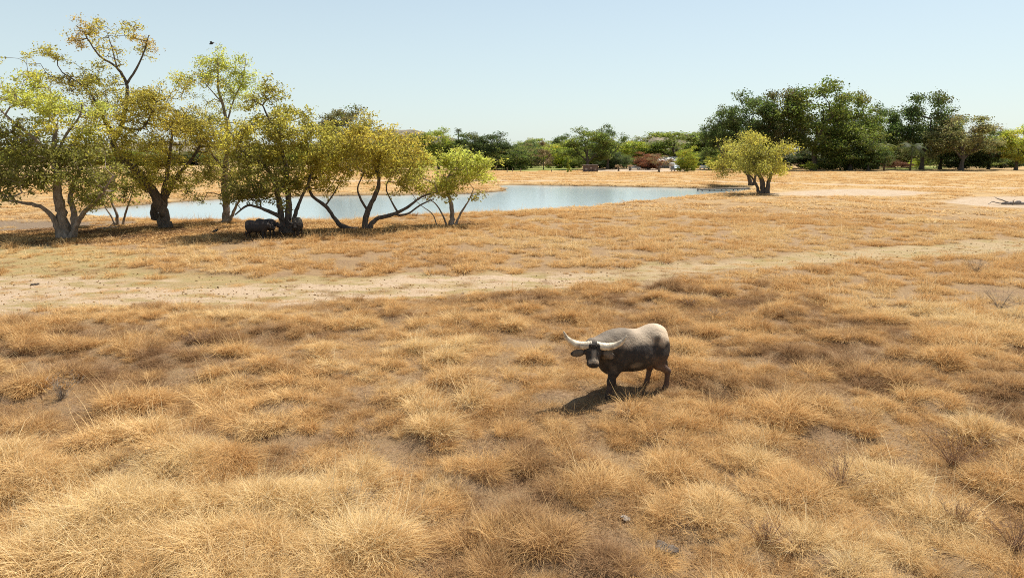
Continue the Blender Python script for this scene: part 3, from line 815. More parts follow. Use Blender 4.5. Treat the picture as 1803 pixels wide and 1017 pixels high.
# second row: fills the skyline gaps
for i_, (cx, tp, hw, cl_, lab) in enumerate([
        (700, 256, 34, 'f1', 'dark tree in the second row behind the amber tree'), (800, 254, 30, 'f6', 'dark tree in the second row below the skyline palm'),
        (1010, 262, 30, 'f3', 'olive tree in the second row behind the cypress'), (1145, 262, 26, 'f3', 'olive tree in the second row above the red bush'),
        (1290, 215, 34, 'f1', 'dark tree in the second row of the tall grove, leftmost'), (1345, 195, 36, 'f1', 'dark tree in the second row behind the grove centre'),
        (1480, 200, 50, 'f6', 'dark tree in the second row behind the giant fig'), (1570, 228, 30, 'f2', 'green tree in the second row left of the open gum'),
        (1720, 244, 30, 'f1', 'dark tree in the second row near the right edge'), (1800, 244, 36, 'f2', 'dark green tree in the second row at the right edge')]):
    T('dome', cx, 294, tp, hw, cl_, lab, deep=20)

# ------------------------------------------------------------------ palms
def palm(cx, base, top, hw, label, colr, deep=0, n=15):
    gx, gy, gz = ground_at(cx, base)
    k = (gy + deep) / gy; gx *= k; gy *= k
    H = atY(cx, top, gy)[2] - gz; R = hw * gy / F_PX
    root = thing('palm_tree', label, 'palm', (gx, gy, gz))
    hb = H - R * .25
    MB().tube([(0, 0, -.2), (.1, 0, hb * .5), (0, 0, hb)], [.3, .2, .17], 8).build('trunk', MATS['dark_bark'], root, smooth=True)
    rs = np.random.RandomState(int(cx))
    V = []; F = []; C = []
    for i in range(n):
        a = i * 2.4 + rs.uniform(-.2, .2); el = rs.uniform(-.2, 1.1)
        prev = np.array([0, 0, hb]); d = np.array([math.cos(a) * math.cos(el), math.sin(a) * math.cos(el), math.sin(el)])
        for s in range(9):
            d = d + np.array([0, 0, -.17]); d /= np.linalg.norm(d)
            q = prev + d * R / 7.2
            side = np.cross(d, [0, 0, 1]); side /= np.linalg.norm(side) + 1e-6
            wv = .34 * R * math.sin((s + 1) / 10.5 * math.pi) + .05
            for sg in (-1, 1):
                for h_ in (0, .5):
                    p0 = prev * (1 - h_) + q * h_
                    tipp = p0 + side * sg * wv + d * wv * .5 + np.array([0, 0, -.35 * wv])
                    e = (q - prev) * .38
                    nn = len(V); V += [p0, p0 + e, tipp + e * .3, tipp]; F.append((nn, nn + 1, nn + 2, nn + 3))
            prev = q
    me = mesh_from('crown', V, F, [MATS['far_leaves']]); cattr(me, 'leafcol', np.full((len(V), 3), .5) * rs.uniform(.7, 1.3, (len(V), 1)))
    o = link('crown', me, root); o.color = (*(np.array(LC[colr]) * 2), 1)
palm(808, 299, 226, 7, 'palm standing above the treetops on the skyline', 'f1', deep=25)
palm(1602, 301, 252, 22, 'palm with drooping fronds on the lawn below the open-crowned gum', 'f1')
palm(1556, 300.5, 254, 15, 'short palm beside the dome-shaped trees', 'f3')
#==SPLIT==
# ------------------------------------------------------------------ water buffaloes: one continuous body grown from a distance field
def surface_nets(S, org, h):
    ins = S < 0
    c = [S[i:S.shape[0] - 1 + i, j:S.shape[1] - 1 + j, k:S.shape[2] - 1 + k] for i in (0, 1) for j in (0, 1) for k in (0, 1)]
    cor = np.array([(i, j, k) for i in (0, 1) for j in (0, 1) for k in (0, 1)], float)
    sg = np.array([q < 0 for q in c]).sum(0)
    act = (sg > 0) & (sg < 8)
    ids = np.full(act.shape, -1); ids[act] = np.arange(act.sum())
    cv = np.array([q[act] for q in c])
    acc = np.zeros((act.sum(), 3)); cnt = np.zeros(act.sum())
    for a in range(8):
        for b in range(a + 1, 8):
            if np.abs(cor[a] - cor[b]).sum() != 1: continue
            x = (cv[a] < 0) != (cv[b] < 0)
            tt = np.where(x, cv[a] / np.where(x, cv[a] - cv[b], 1), 0)
            acc += np.where(x[:, None], cor[a] + (cor[b] - cor[a]) * tt[:, None], 0); cnt += x
    V = (np.argwhere(act) + acc / cnt[:, None]) * h + org
    F = []
    for ax in range(3):
        s0 = [slice(1, -1)] * 3; s0[ax] = slice(0, -1); s1 = list(s0); s1[ax] = slice(1, None)
        e = ins[tuple(s0)] != ins[tuple(s1)]
        flip = ins[tuple(s0)][e]
        p = np.argwhere(e); o = np.ones(3, int); o[ax] = 0; p = p + o
        b_, c_ = [(1, 2), (2, 0), (0, 1)][ax]
        ub = np.zeros(3, int); ub[b_] = 1; uc = np.zeros(3, int); uc[c_] = 1
        g = lambda q: ids[q[:, 0], q[:, 1], q[:, 2]]
        q = np.stack([g(p - ub - uc), g(p - uc), g(p), g(p - ub)], 1)
        q[~flip] = q[~flip][:, ::-1]
        F.append(q)
    return V, np.vstack(F)

def hide_material(name, dark, pale, brown, spec=.25):
    m, t, b = principled(name, dark, .72, spec=spec); L = t.links.new
    a = N(t, 'ShaderNodeAttribute', attribute_name='coat')
    sep = N(t, 'ShaderNodeSeparateColor'); L(a.outputs['Color'], sep.inputs[0])
    tc = N(t, 'ShaderNodeTexCoord'); mp = N(t, 'ShaderNodeMapping'); mp.inputs['Scale'].default_value = (1, 1, .35)
    no = N(t, 'ShaderNodeTexNoise'); no.inputs['Scale'].default_value = 28; no.inputs['Detail'].default_value = 6
    L(tc.outputs['Object'], mp.inputs[0]); L(mp.outputs[0], no.inputs['Vector'])
    n2 = N(t, 'ShaderNodeTexNoise'); n2.inputs['Scale'].default_value = 5; n2.inputs['Detail'].default_value = 5
    L(tc.outputs['Object'], n2.inputs['Vector'])
    def mix(f, c1, c2):
        q = N(t, 'ShaderNodeMix', data_type='RGBA'); L(f, q.inputs[0])
        for i, c in ((6, c1), (7, c2)):
            if isinstance(c, tuple): q.inputs[i].default_value = (*c, 1)
            else: L(c, q.inputs[i])
        return q.outputs[2]
    def soft(src, amt):
        mm = N(t, 'ShaderNodeMath', operation='MULTIPLY_ADD'); L(n2.outputs['Fac'], mm.inputs[0]); mm.inputs[1].default_value = amt
        ad = N(t, 'ShaderNodeMath', operation='ADD', use_clamp=True); L(src, mm.inputs[2]); L(mm.outputs[0], ad.inputs[0]); ad.inputs[1].default_value = -amt * .5
        return ad.outputs[0]
    c0 = mix(no.outputs['Fac'], tuple(v * .55 for v in dark), tuple(v * 1.5 for v in dark))
    c1 = mix(soft(sep.outputs[1], .5), c0, brown)
    c2 = mix(soft(sep.outputs[0], .35), c1, pale)
    L(c2, b.inputs['Base Color'])
    bp = N(t, 'ShaderNodeBump'); bp.inputs['Strength'].default_value = .8; bp.inputs['Distance'].default_value = .025
    L(no.outputs['Fac'], bp.inputs['Height']); L(bp.outputs[0], b.inputs['Normal'])
    return m
hide_material('grey_hide', (.034, .027, .022), (.62, .48, .33), (.105, .062, .042))
hide_material('black_hide', (.034, .028, .025), (.30, .23, .18), (.03, .02, .015))
noisy('horn', (.34, .26, .17), (.78, .68, .50), 11, .45, .7, .012, spec=.4)
noisy('dark_horn', (.08, .07, .06), (.2, .17, .14), 16, .5, .5, .01)
noisy('hoof', (.03, .025, .02), (.09, .07, .055), 12, .6, .3, .01)
principled('eye', (.012, .009, .008), .08, spec=.7)
principled('nostril_black', (.02, .016, .015), .3, spec=.5)

def buffalo(name, label, base_xy, heading, head_yaw, head_pitch, poll, legs, sc=1.0, vox=.02, hide='grey_hide', hornm='horn',
            horn_span=.72, horn_up=.24, pale=1.0, tail=True, group=None, roll=0.0):
    """model space: x forward, y left, z up. heading: (dx,dy). head_yaw turned to its left. legs: forward offset of FL, FR, RL, RR"""
    gx, gy = base_xy
    gz = float(height(np.array([gx]), np.array([gy]))[0])
    rz = math.atan2(heading[1], heading[0])
    root = thing(name, label, 'buffalo', (gx, gy, gz), rz, group)
    root.scale = (sc, sc, sc)
    # head frame
    fwd = np.array([math.cos(head_yaw) * math.cos(head_pitch), math.sin(head_yaw) * math.cos(head_pitch), math.sin(head_pitch)])
    lat = np.array([-math.sin(head_yaw), math.cos(head_yaw), 0.0])
    up = np.cross(fwd, lat)
    lat = lat * math.cos(roll) + up * math.sin(roll); up = np.cross(fwd, lat)
    poll = np.array(poll, float)
    Hh = lambda f, l, u: poll + fwd * f + lat * l + up * u
    caps = []      # a, b, ra, rb, k, yscale handled as plain
    ell = []       # centre, radii, axes, k
    def cap(a, b, ra, rb, k=.06): caps.append((np.array(a, float), np.array(b, float), ra, rb, k))
    def el(c, r, k=.1, ax=None): ell.append((np.array(c, float), np.array(r, float), ax, k))
    # barrel
    el((0.02, 0, 1.07), (.82, .40, .44), .12)
    el((-.08, 0, .96), (.66, .435, .42), .12)
    el((.46, 0, 1.08), (.44, .35, .50), .14)
    el((.38, 0, 1.42), (.46, .20, .21), .14)
    el((.66, 0, 1.28), (.30, .24, .28), .14)
    el((-.05, 0, 1.33), (.5, .26, .2), .12)
    el((-.58, 0, 1.24), (.41, .33, .40), .14)
    el((-.50, 0, 1.43), (.36, .16, .13), .16)
    el((-.52, .25, 1.37), (.10, .06, .07), .10); el((-.52, -.25, 1.37), (.10, .06, .07), .10)
    el((.66, 0, .88), (.25, .25, .32), .12)
    for s in (1, -1):
        el((.52, s * .23, 1.05), (.21, .13, .38), .10)          # shoulder blade
        el((-.66, s * .20, 1.02), (.28, .16, .38), .10)         # thigh
    # neck
    n0 = np.array([.52, 0, 1.20]); n1 = Hh(-.04, 0, -.12)
    nm = (n0 + n1) / 2 + np.array([.02, 0, .0])
    cap(n0, nm, .30, .25, .14); cap(nm, n1, .25, .19, .10)
    cap((.70, 0, .92), nm + np.array([0, 0, -.12]), .22, .17, .12)
    # head
    ax = np.stack([fwd, lat, up])
    el(Hh(.03, 0, -.03), (.16, .190, .15), .05, ax)
    el(Hh(.16, 0, -.05), (.18, .175, .15), .06, ax)
    cap(Hh(.13, 0, -.04), Hh(.38, 0, -.055), .145, .125, .06)
    el(Hh(.43, 0, -.075), (.09, .145, .11), .045, ax)          # muzzle
    el(Hh(.25, 0, -.17), (.20, .12, .09), .06, ax)              # jaw
    fh = np.array([fwd[0], fwd[1], 0]); fh /= np.linalg.norm(fh)
    for s in (1, -1):
        el(Hh(.14, s * .140, .015), (.055, .035, .04), .03, ax)  # brow
        el(Hh(.22, s * .11, -.12), (.12, .05, .10), .05, ax)    # cheek
        el(Hh(.49, s * .07, -.03), (.035, .035, .035), .02, ax)    # nostril rim
        # ear: droops outwards under the horn
        e0 = Hh(.15, s * .17, -.06); e1 = Hh(.21, s * .47, -.10)
        cap(e0, e0 * .6 + e1 * .4, .04, .045, .03)
        ed = (e1 - e0) / np.linalg.norm(e1 - e0); en = np.cross(ed, fh); en /= np.linalg.norm(en)
        el(e0 * .40 + e1 * .60, (.17, .032, .095), .02, np.stack([ed, np.cross(en, ed), en]))
    # legs
    fl, fr, rl, rr = legs
    hoofs = []
    for s, o in ((1, fl), (-1, fr)):
        y = s * .19
        cap((.52, s * .20, .92), (.56 + o * .45, y, .66), .18, .125, .08)
        cap((.56 + o * .45, y, .66), (.60 + o * .8, y, .42), .118, .085, .05)
        cap((.60 + o * .8, y, .42), (.60 + o, y, .14), .074, .062, .03)
        cap((.60 + o, y, .14), (.62 + o, y, .07), .066, .078, .03)
        hoofs.append((.64 + o, y))
    for s, o in ((1, rl), (-1, rr)):
        y = s * .19
        cap((-.62, s * .20, .92), (-.56 + o * .4, y * 1.05, .68), .20, .14, .10)
        cap((-.56 + o * .4, y * 1.05, .68), (-.80 + o * .85, y, .46), .125, .08, .05)
        cap((-.80 + o * .85, y, .46), (-.76 + o, y, .14), .07, .056, .03)
        cap((-.76 + o, y, .14), (-.74 + o, y, .07), .062, .072, .03)
        hoofs.append((-.72 + o, y))
    if tail:
        cap((-.92, 0, 1.25), (-.99, .02, 1.0), .045, .03, .05); cap((-.99, .02, 1.0), (-.98, .05, .62), .028, .018, .02)
    lo = np.array([-1.15, -.62, .02]); hi = np.array([1.25, .62, 1.85])
    pts = np.array([Hh(.62, 0, 0), Hh(0, .42, -.1), Hh(0, -.42, -.1), Hh(0, 0, .2), Hh(.21, .66, -.1), Hh(.21, -.66, -.1)])
    lo = np.minimum(lo, pts.min(0) - .1); hi = np.maximum(hi, pts.max(0) + .1); lo[2] = .03
    ns = np.ceil((hi - lo) / vox).astype(int)
    gxs = [lo[i] + np.arange(ns[i]) * vox for i in range(3)]
    X, Y, Z = np.meshgrid(*gxs, indexing='ij')
    S = np.full(X.shape, 9.0, np.float32); X = X.astype(np.float32); Y = Y.astype(np.float32); Z = Z.astype(np.float32)
    def smin(S, d, k):
        h = np.clip(.5 + .5 * (S - d) / k, 0, 1)
        return S * (1 - h) + d * h - k * h * (1 - h)
    for c, r, axm, k in ell:
        dx, dy, dz = X - c[0], Y - c[1], Z - c[2]
        if axm is not None:
            dx, dy, dz = [dx * a[0] + dy * a[1] + dz * a[2] for a in axm]
        q = np.sqrt((dx / r[0]) ** 2 + (dy / r[1]) ** 2 + (dz / r[2]) ** 2)
        g = np.sqrt((dx / r[0] ** 2) ** 2 + (dy / r[1] ** 2) ** 2 + (dz / r[2] ** 2) ** 2) + 1e-6
        S = smin(S, q * (q - 1) / g, k)
    for a, b_, ra, rb, k in caps:
        d = b_ - a; dd = float(d @ d)
        t_ = np.clip(((X - a[0]) * d[0] + (Y - a[1]) * d[1] + (Z - a[2]) * d[2]) / dd, 0, 1)
        q = np.sqrt((X - a[0] - t_ * d[0]) ** 2 + (Y - a[1] - t_ * d[1]) ** 2 + (Z - a[2] - t_ * d[2]) ** 2)
        S = smin(S, q - (ra + (rb - ra) * t_), k)
    # nostrils dents, hollow flank and rib relief
    S += .012 * np.exp(-(((X + .33) / .16) ** 2 + ((np.abs(Y) - .34) / .12) ** 2 + ((Z - 1.18) / .12) ** 2))
    S += .006 * np.sin(X * 34 + Z * 5) * np.exp(-((X - .02) / .3) ** 2 - ((np.abs(Y) - .36) / .12) ** 2 - ((Z - 1.05) / .25) ** 2)
    V, F = surface_nets(S, lo, vox)
    # relax a little
    me = mesh_from('body', V, F, [MATS[hide]], True)
    x, y, z = V[:, 0], V[:, 1], V[:, 2]
    hd = (V - poll); hf = hd @ fwd; hl = hd @ lat; hu = hd @ up
    ishead = sstep(.45, .25, np.linalg.norm(V - Hh(.25, 0, -.05), axis=1))
    n_ = fbm(x * 3 + y, z * 3 + y * 2, .8, 3, 4)
    top = sstep(1.20, 1.34, z + (n_ - .5) * .16 + .05 * (x < -.3) - .06 * np.abs(x + .1))
    rump = sstep(-.35, -.70, x) * sstep(1.16, 1.36, z + (n_ - .5) * .26)
    patch = .16 * sstep(.20, .03, np.hypot((x - .15) * .8, (z - .80) * 1.6 + (n_ - .5) * .25)) * (y > 0)
    patch2 = .1 * sstep(.09, .0, np.hypot(x + .12, z - 1.0))
    col = np.maximum(np.maximum(np.clip(top * (.24 + .38 * sstep(.30, -.0, x)), 0, .66), rump * 1.0), patch + patch2) * (1 - ishead) * pale
    gap = sstep(.11, .03, np.abs(x + .46 + (z - 1.3) * .3)) * sstep(1.50, 1.36, z) * .75
    col = col * (1 - gap)
    nose = ishead * (sstep(.075, .03, np.abs(hl)) * sstep(.12, .2, hf) * sstep(.42, .36, hf) * (hu > -.02) * .34 + .55 * sstep(.34, .42, hf) * (hf < .47) * (hu > .0))
    earc = sstep(.21, .26, np.abs(hl)) * (hf < .38) * (hf > -.15) * .20 * (np.abs(hu) < .3) * sstep(.49, .44, np.abs(hl))
    col = np.maximum(col, nose * pale); col = np.maximum(col, earc * pale * (np.linalg.norm(hd, axis=1) < .56))
    brown = np.clip(sstep(.75, .45, z) * .9 * (x < 0) + sstep(.5, .3, z) * .45 + sstep(-.1, -.6, x) * sstep(1.05, .8, z) * .6, 0, 1)
    cattr(me, 'coat', np.stack([np.clip(col, 0, 1), brown, np.zeros(len(V))], 1))
    link('body', me, root)
    # horns
    for s in (1, -1):
        kq = horn_span / .72
        P = [Hh(.02, s * .045, .065), Hh(.035, s * .20 * kq, .045), Hh(.03, s * .36 * kq, .045), Hh(-.005, s * .51 * kq, .085), Hh(-.07, s * .64 * kq, .165), Hh(-.17, s * horn_span, horn_up + .03)]
        # resample smoothly
        Q = []; Pn = np.array(P); Pp = np.vstack([2 * Pn[0] - Pn[1], Pn, 2 * Pn[-1] - Pn[-2]])
        for i in range(1, len(Pp) - 2):
            for q in range(8):
                u = q / 8; a, b_, c, d = Pp[i - 1], Pp[i], Pp[i + 1], Pp[i + 2]
                Q.append(.5 * (2 * b_ + (c - a) * u + (2 * a - 5 * b_ + 4 * c - d) * u * u + (-a + 3 * b_ - 3 * c + d) * u ** 3))
        Q.append(Pn[-1])
        n = len(Q); R = [(.082 * kq * (1 - (i / (n - 1)) ** 2.8) + .012) * (1 + .045 * math.sin(i * 1.9) * (1 - i / n)) for i in range(n)]
        mb = MB(); mb.tube([tuple(q) for q in Q], R, 12)
        # flatten the section front to back
        Vv = np.array(mb.V); cen = np.repeat(np.array(Q), 12, 0); off = Vv - cen
        off = off - np.outer(off @ up, up) * .2
        mb.V = [tuple(v) for v in cen + off]
        mb.build('horn', MATS[hornm], root, smooth=True)
        # eye
        me_e = bpy.data.meshes.new('eye'); import bmesh
        bm = bmesh.new(); bmesh.ops.create_uvsphere(bm, u_segments=12, v_segments=8, radius=.03); bm.to_mesh(me_e); bm.free(); me_e.materials.append(MATS['eye'])
        link('eye', me_e, root, loc=tuple(Hh(.165, s * .158, -.005)))
        nb = MB(); nb.tube([tuple(Hh(.49, s * .060, -.04)), tuple(Hh(.533, s * .070, -.04))], [.02, .026], 8); nb.build('nostril', MATS['nostril_black'], root, smooth=True)
    fr_ = np.random.RandomState(8); mb = MB()
    for q in range(40):
        l_ = fr_.uniform(-.09, .09); p0 = Hh(.0 + fr_.uniform(-.05, .05), l_, .10); p1 = Hh(.06, l_ * 1.3, .15); p2 = Hh(.15 + fr_.uniform(-.03, .03), l_ * 1.5, .115)
        mb.tube([tuple(p0), tuple(p1), tuple(p2)], [.012, .011, .003], 4, cap=False)
    mb.build('forelock', MATS['hoof'], root)['kind'] = 'stuff'
    for (hx, hy) in hoofs:
        mb = MB()
        for q in (-1, 1):
            mb.tube([(hx - .035, hy + q * .030, .075), (hx - .01, hy + q * .034, .035), (hx + .015, hy + q * .036, -.005)], [.044, .052, .058], 9)
        mb.build('hoof', MATS['hoof'], root, smooth=False)
    if tail:
        mb = MB(); rs = np.random.RandomState(3)
        for q in range(14):
            a = rs.normal(0, .018, 2); mb.tube([(-.98 + a[0], .05 + a[1], .68), (-.98 + a[0] * 2, .05 + a[1] * 2, .5), (-.98 + a[0] * 1.5, .06 + a[1], .38)], [.01, .012, .003], 4)
        mb.build('tail_tuft', MATS['hoof'], root)
    return root

HEAD = np.array([-.905, -.425])
fx, fy = G(1074, 700)              # ground under the front hooves
bx = np.array([fx, fy]) - HEAD * .62
HERO = buffalo('water_buffalo', 'grey water buffalo with huge pale horns and whitish rump standing alone in the grass', tuple(bx), HEAD,
        math.radians(60), math.radians(-50), (1.22, .20, 1.38), (.16, -.24, -.16, .14), 1.04, .018, horn_span=.72, horn_up=.24, roll=math.radians(-6))

# the two dark animals under the tree and the one facing the camera beside its trunk
gx, gy = G(453, 421)
buffalo('water_buffalo', 'black water buffalo side-on, head to the right, nearer of the overlapping pair', (gx + .02, gy), (1, .08), math.radians(-8), math.radians(-30), (1.18, 0, 1.18),
        (.06, -.08, .1, -.1), .80, .034, 'black_hide', 'dark_horn', horn_span=.36, horn_up=.3, pale=.25)
buffalo('water_buffalo', 'black water buffalo mostly hidden behind the other black one, only its legs and shoulder showing', (gx + .25, gy + 1.1), (1, -.12), math.radians(5), math.radians(-35), (1.1, 0, 1.2),
        (.1, -.1, .12, -.06), .77, .034, 'black_hide', 'dark_horn', horn_span=.36, horn_up=.3, pale=.5)
gx, gy = G(515, 418)
buffalo('water_buffalo', 'grey-brown water buffalo facing the camera beside the tree trunk', (gx + .1, gy + .9), (.12, -1), math.radians(14), math.radians(-48), (1.1, .02, 1.30),
        (.04, -.06, -.1, .1), .84, .034, 'grey_hide', 'dark_horn', horn_span=.5, horn_up=.2, pale=.45)

# ------------------------------------------------------------------ birds
def bird(px, py, label, loc, flying=False):
    root = thing('bird', label, 'bird', loc, .4)
    mb = MB(); mb.tube([(-.2, 0, .17), (-.1, 0, .2), (.02, 0, .23), (.1, 0, .28), (.16, 0, .31), (.19, 0, .31)], [.02, .06, .085, .06, .05, .02], 8)
    mb.tube([(.18, 0, .31), (.25, 0, .295)], [.014, .003], 5)
    mb.build('body', MATS['nostril_black'], root, smooth=True)
    if flying:
        for s in (1, -1):
            MB().add([(.08, s * .04, .25), (-.08, s * .04, .24), (-.02, s * .42, .38), (-.14, s * .28, .33), (.05, s * .26, .34)], [(0, 1, 3, 4), (4, 3, 2)]).build('wing', MATS['nostril_black'], root)
    else:
        MB().add([(-.12, -.04, .2), (-.12, .04, .2), (-.36, .05, .12), (-.36, -.05, .12), (-.12, -.03, .18), (-.12, .03, .18), (-.36, .04, .10), (-.36, -.04, .10)],
                 [(0, 1, 2, 3), (7, 6, 5, 4), (0, 3, 7, 4), (1, 5, 6, 2)]).build('tail', MATS['nostril_black'], root)
        for s in (1, -1):
            MB().tube([(.0, s * .03, .17), (.01, s * .03, 0)], .008, 5).build('leg', MATS['nostril_black'], root)
    return root
gx, gy, gz = ground_at(380, 414)
b_ = bird(0, 0, 'small black bird standing on the ground left of the black buffaloes', (gx, gy, gz)); b_.scale = (1.2,) * 3
b_ = bird(0, 0, 'tiny dark bird flying above the slim pale-topped tree', tuple(atY(373, 82, 60)), True)
#==SPLIT==
# ------------------------------------------------------------------ dry grass
def grass_material():
    m = bpy.data.materials.new('dry_grass'); m.use_nodes = True; t = m.node_tree; t.nodes.clear(); L = t.links.new
    out = N(t, 'ShaderNodeOutputMaterial')
    a = N(t, 'ShaderNodeAttribute', attribute_name='bt')
    tint = N(t, 'ShaderNodeAttribute', attribute_name='tint'); tint.attribute_type = 'INSTANCER'
    def rp(stops):
        r = N(t, 'ShaderNodeValToRGB'); e = r.color_ramp.elements
        e[0].position, e[0].color = stops[0][0], (*stops[0][1], 1); e[1].position, e[1].color = stops[-1][0], (*stops[-1][1], 1)
        for p, c in stops[1:-1]:
            q = e.new(p); q.color = (*c, 1)
        L(a.outputs['Fac'], r.inputs[0]); return r.outputs[0]
    brown = rp([(0, (.16, .088, .045)), (.5, (.30, .175, .088)), (1, (.47, .30, .16))])
    gold = rp([(0, (.38, .205, .075)), (.5, (.62, .378, .148)), (1, (.81, .56, .27))])
    pale = rp([(0, (.46, .30, .125)), (.5, (.71, .51, .24)), (1, (.88, .71, .42))])
    def mix(f, c1, c2):
        q = N(t, 'ShaderNodeMix', data_type='RGBA'); L(f, q.inputs[0]); L(c1, q.inputs[6]); L(c2, q.inputs[7]); return q.outputs[2]
    def rng(lo, hi):
        q = N(t, 'ShaderNodeMapRange'); q.inputs[1].default_value = lo; q.inputs[2].default_value = hi; L(tint.outputs['Fac'], q.inputs[0]); return q.outputs[0]
    c = mix(rng(0, .5), brown, gold); c = mix(rng(.5, 1), c, pale)
    d = N(t, 'ShaderNodeBsdfDiffuse'); tr = N(t, 'ShaderNodeBsdfTranslucent'); mx = N(t, 'ShaderNodeMixShader'); mx.inputs[0].default_value = .27
    L(c, d.inputs[0]); L(c, tr.inputs[0]); L(d.outputs[0], mx.inputs[1]); L(tr.outputs[0], mx.inputs[2]); L(mx.outputs[0], out.inputs[0])
    MATS['dry_grass'] = m; return m
grass_material()

def blades(root_xy, dirs, lean, length, width, droop, seed, segs=3):
    """ribbon blades: start at root_xy, leave at angle lean from vertical towards dirs, bend over by droop"""
    rs = np.random.RandomState(seed)
    n = len(root_xy)
    P = np.concatenate([root_xy, np.full((n, 1), -.03)], 1)
    side = np.stack([-np.sin(dirs), np.cos(dirs), np.zeros(n)], 1)
    twist = rs.uniform(-.9, .9, n)
    side = side * np.cos(twist)[:, None] + np.stack([np.zeros(n), np.zeros(n), np.sin(twist)], 1)
    rows = []
    an = lean.copy(); dr = dirs.copy()
    for s in range(segs + 1):
        f = s / segs
        w = width * (1 - .85 * f) * .5
        rows.append((P - side * w[:, None], P + side * w[:, None]))
        P = P + np.stack([np.sin(an) * np.cos(dr), np.sin(an) * np.sin(dr), np.cos(an)], 1) * (length / segs)[:, None]
        P[:, 2] = np.maximum(P[:, 2], .012 + .03 * f)
        an = np.minimum(an + droop / segs, 1.75); dr = dr + rs.normal(0, .22, n)
    V = np.stack([q for r in rows for q in r], 1)           # n, 2*(segs+1), 3
    k = 2 * (segs + 1)
    base = np.arange(n)[:, None] * k
    F = np.concatenate([base + np.array([[2 * s, 2 * s + 1, 2 * s + 3, 2 * s + 2]]) for s in range(segs)], 0)
    bt = np.repeat(np.clip(rs.normal(.5, .25, n), 0, 1), k)
    hh = np.tile(np.repeat(np.linspace(0, 1, segs + 1), 2), n)
    return V.reshape(-1, 3), F, np.clip(bt * .8 + hh * .2, 0, 1)

def tussock_proto(nm, n, R, Lh, w, seed, wind=.5, segs=3, lean0=.25, droop=1.3):
    rs = np.random.RandomState(seed)
    r = R * np.sqrt(rs.uniform(0, 1, n)); a = rs.uniform(0, 2 * math.pi, n)
    xy = np.stack([r * np.cos(a), r * np.sin(a)], 1)
    # shared sweep plus outward lean
    ox = np.cos(a) * r / R * .9 + wind + rs.normal(0, .6, n); oy = np.sin(a) * r / R * .8 + rs.normal(0, .6, n)
    dirs = np.arctan2(oy, ox)
    lean = np.clip(lean0 + .55 * np.hypot(ox, oy) + rs.normal(0, .15, n), .05, 1.35)
    length = Lh * rs.uniform(.5, 1.15, n) * (1 - .35 * (r / R) ** 2)
    st = rs.uniform(0, 1, n) < .022                         # a few long straight seed stalks
    length = np.where(st, Lh * rs.uniform(1.1, 1.6, n), length); lean = np.where(st, lean * .55, lean); dr_ = droop * rs.uniform(.4, 1.35, n) * np.where(st, .35, 1)
    V, F, bt = blades(xy, dirs, lean, length, w * rs.uniform(.6, 1.3, n), dr_, seed, segs)
    bt = np.clip(bt + np.repeat(st * .5, 2 * (segs + 1)), 0, 1)
    me = mesh_from(nm, V, F, [MATS['dry_grass']]); fattr(me, 'bt', bt)
    return me

def thatch_proto(nm, n, half, Lh, w, seed, segs=2):
    rs = np.random.RandomState(seed)
    xy = rs.normal(0, half * .55, (n, 2)); dirs = rs.uniform(0, 2 * math.pi, n)
    lean = rs.uniform(.5, 1.5, n)
    V, F, bt = blades(xy, dirs, lean, Lh * rs.uniform(.4, 1.2, n), w * rs.uniform(.6, 1.3, n), rs.uniform(.2, 1.0, n), seed, segs)
    me = mesh_from(nm, V, F, [MATS['dry_grass']]); fattr(me, 'bt', bt)
    return me

def scatter(name, label, protos, pts, rotz, scl, tint, which, tilt=None, kind='stuff'):
    """one 'stuff' object: a point cloud mesh that instances the tuft meshes with geometry nodes"""
    coll = bpy.data.collections.new(name + '_tufts')
    for i, me in enumerate(protos):
        o = bpy.data.objects.new('%s_%02d' % (name, i), me); coll.objects.link(o)
    n = len(pts)
    me = bpy.data.meshes.new(name); me.vertices.add(n); me.vertices.foreach_set('co', np.asarray(pts, np.float32).ravel())
    def va(nm, arr):
        a = me.attributes.new(nm, 'FLOAT_VECTOR', 'POINT'); a.data.foreach_set('vector', np.asarray(arr, np.float32).ravel())
    if tilt is None: tilt = np.zeros((n, 2))
    va('rot', np.stack([tilt[:, 0], tilt[:, 1], rotz], 1)); va('scl', scl)
    fattr(me, 'tint', tint)
    a = me.attributes.new('idx', 'INT', 'POINT'); a.data.foreach_set('value', np.asarray(which, np.int32))
    o = link(name, me)
    ng = bpy.data.node_groups.new(name, 'GeometryNodeTree')
    ng.interface.new_socket('Geometry', in_out='INPUT', socket_type='NodeSocketGeometry')
    ng.interface.new_socket('Geometry', in_out='OUTPUT', socket_type='NodeSocketGeometry')
    gi = ng.nodes.new('NodeGroupInput'); go = ng.nodes.new('NodeGroupOutput')
    ip = ng.nodes.new('GeometryNodeInstanceOnPoints'); ci = ng.nodes.new('GeometryNodeCollectionInfo')
    ci.inputs['Collection'].default_value = coll; ci.inputs['Separate Children'].default_value = True; ci.inputs['Reset Children'].default_value = True
    def na(nm, ty):
        q = ng.nodes.new('GeometryNodeInputNamedAttribute'); q.data_type = ty; q.inputs['Name'].default_value = nm; return q.outputs['Attribute']
    e2r = ng.nodes.new('FunctionNodeEulerToRotation')
    Lk = ng.links.new
    Lk(gi.outputs[0], ip.inputs['Points']); Lk(ci.outputs[0], ip.inputs['Instance']); ip.inputs['Pick Instance'].default_value = True
    Lk(na('idx', 'INT'), ip.inputs['Instance Index']); Lk(na('rot', 'FLOAT_VECTOR'), e2r.inputs[0]); Lk(e2r.outputs[0], ip.inputs['Rotation'])
    Lk(na('scl', 'FLOAT_VECTOR'), ip.inputs['Scale']); Lk(ip.outputs[0], go.inputs[0])
    md = o.modifiers.new('grass', 'NODES'); md.node_group = ng
    tag(o, label, None, kind=kind)
    return o

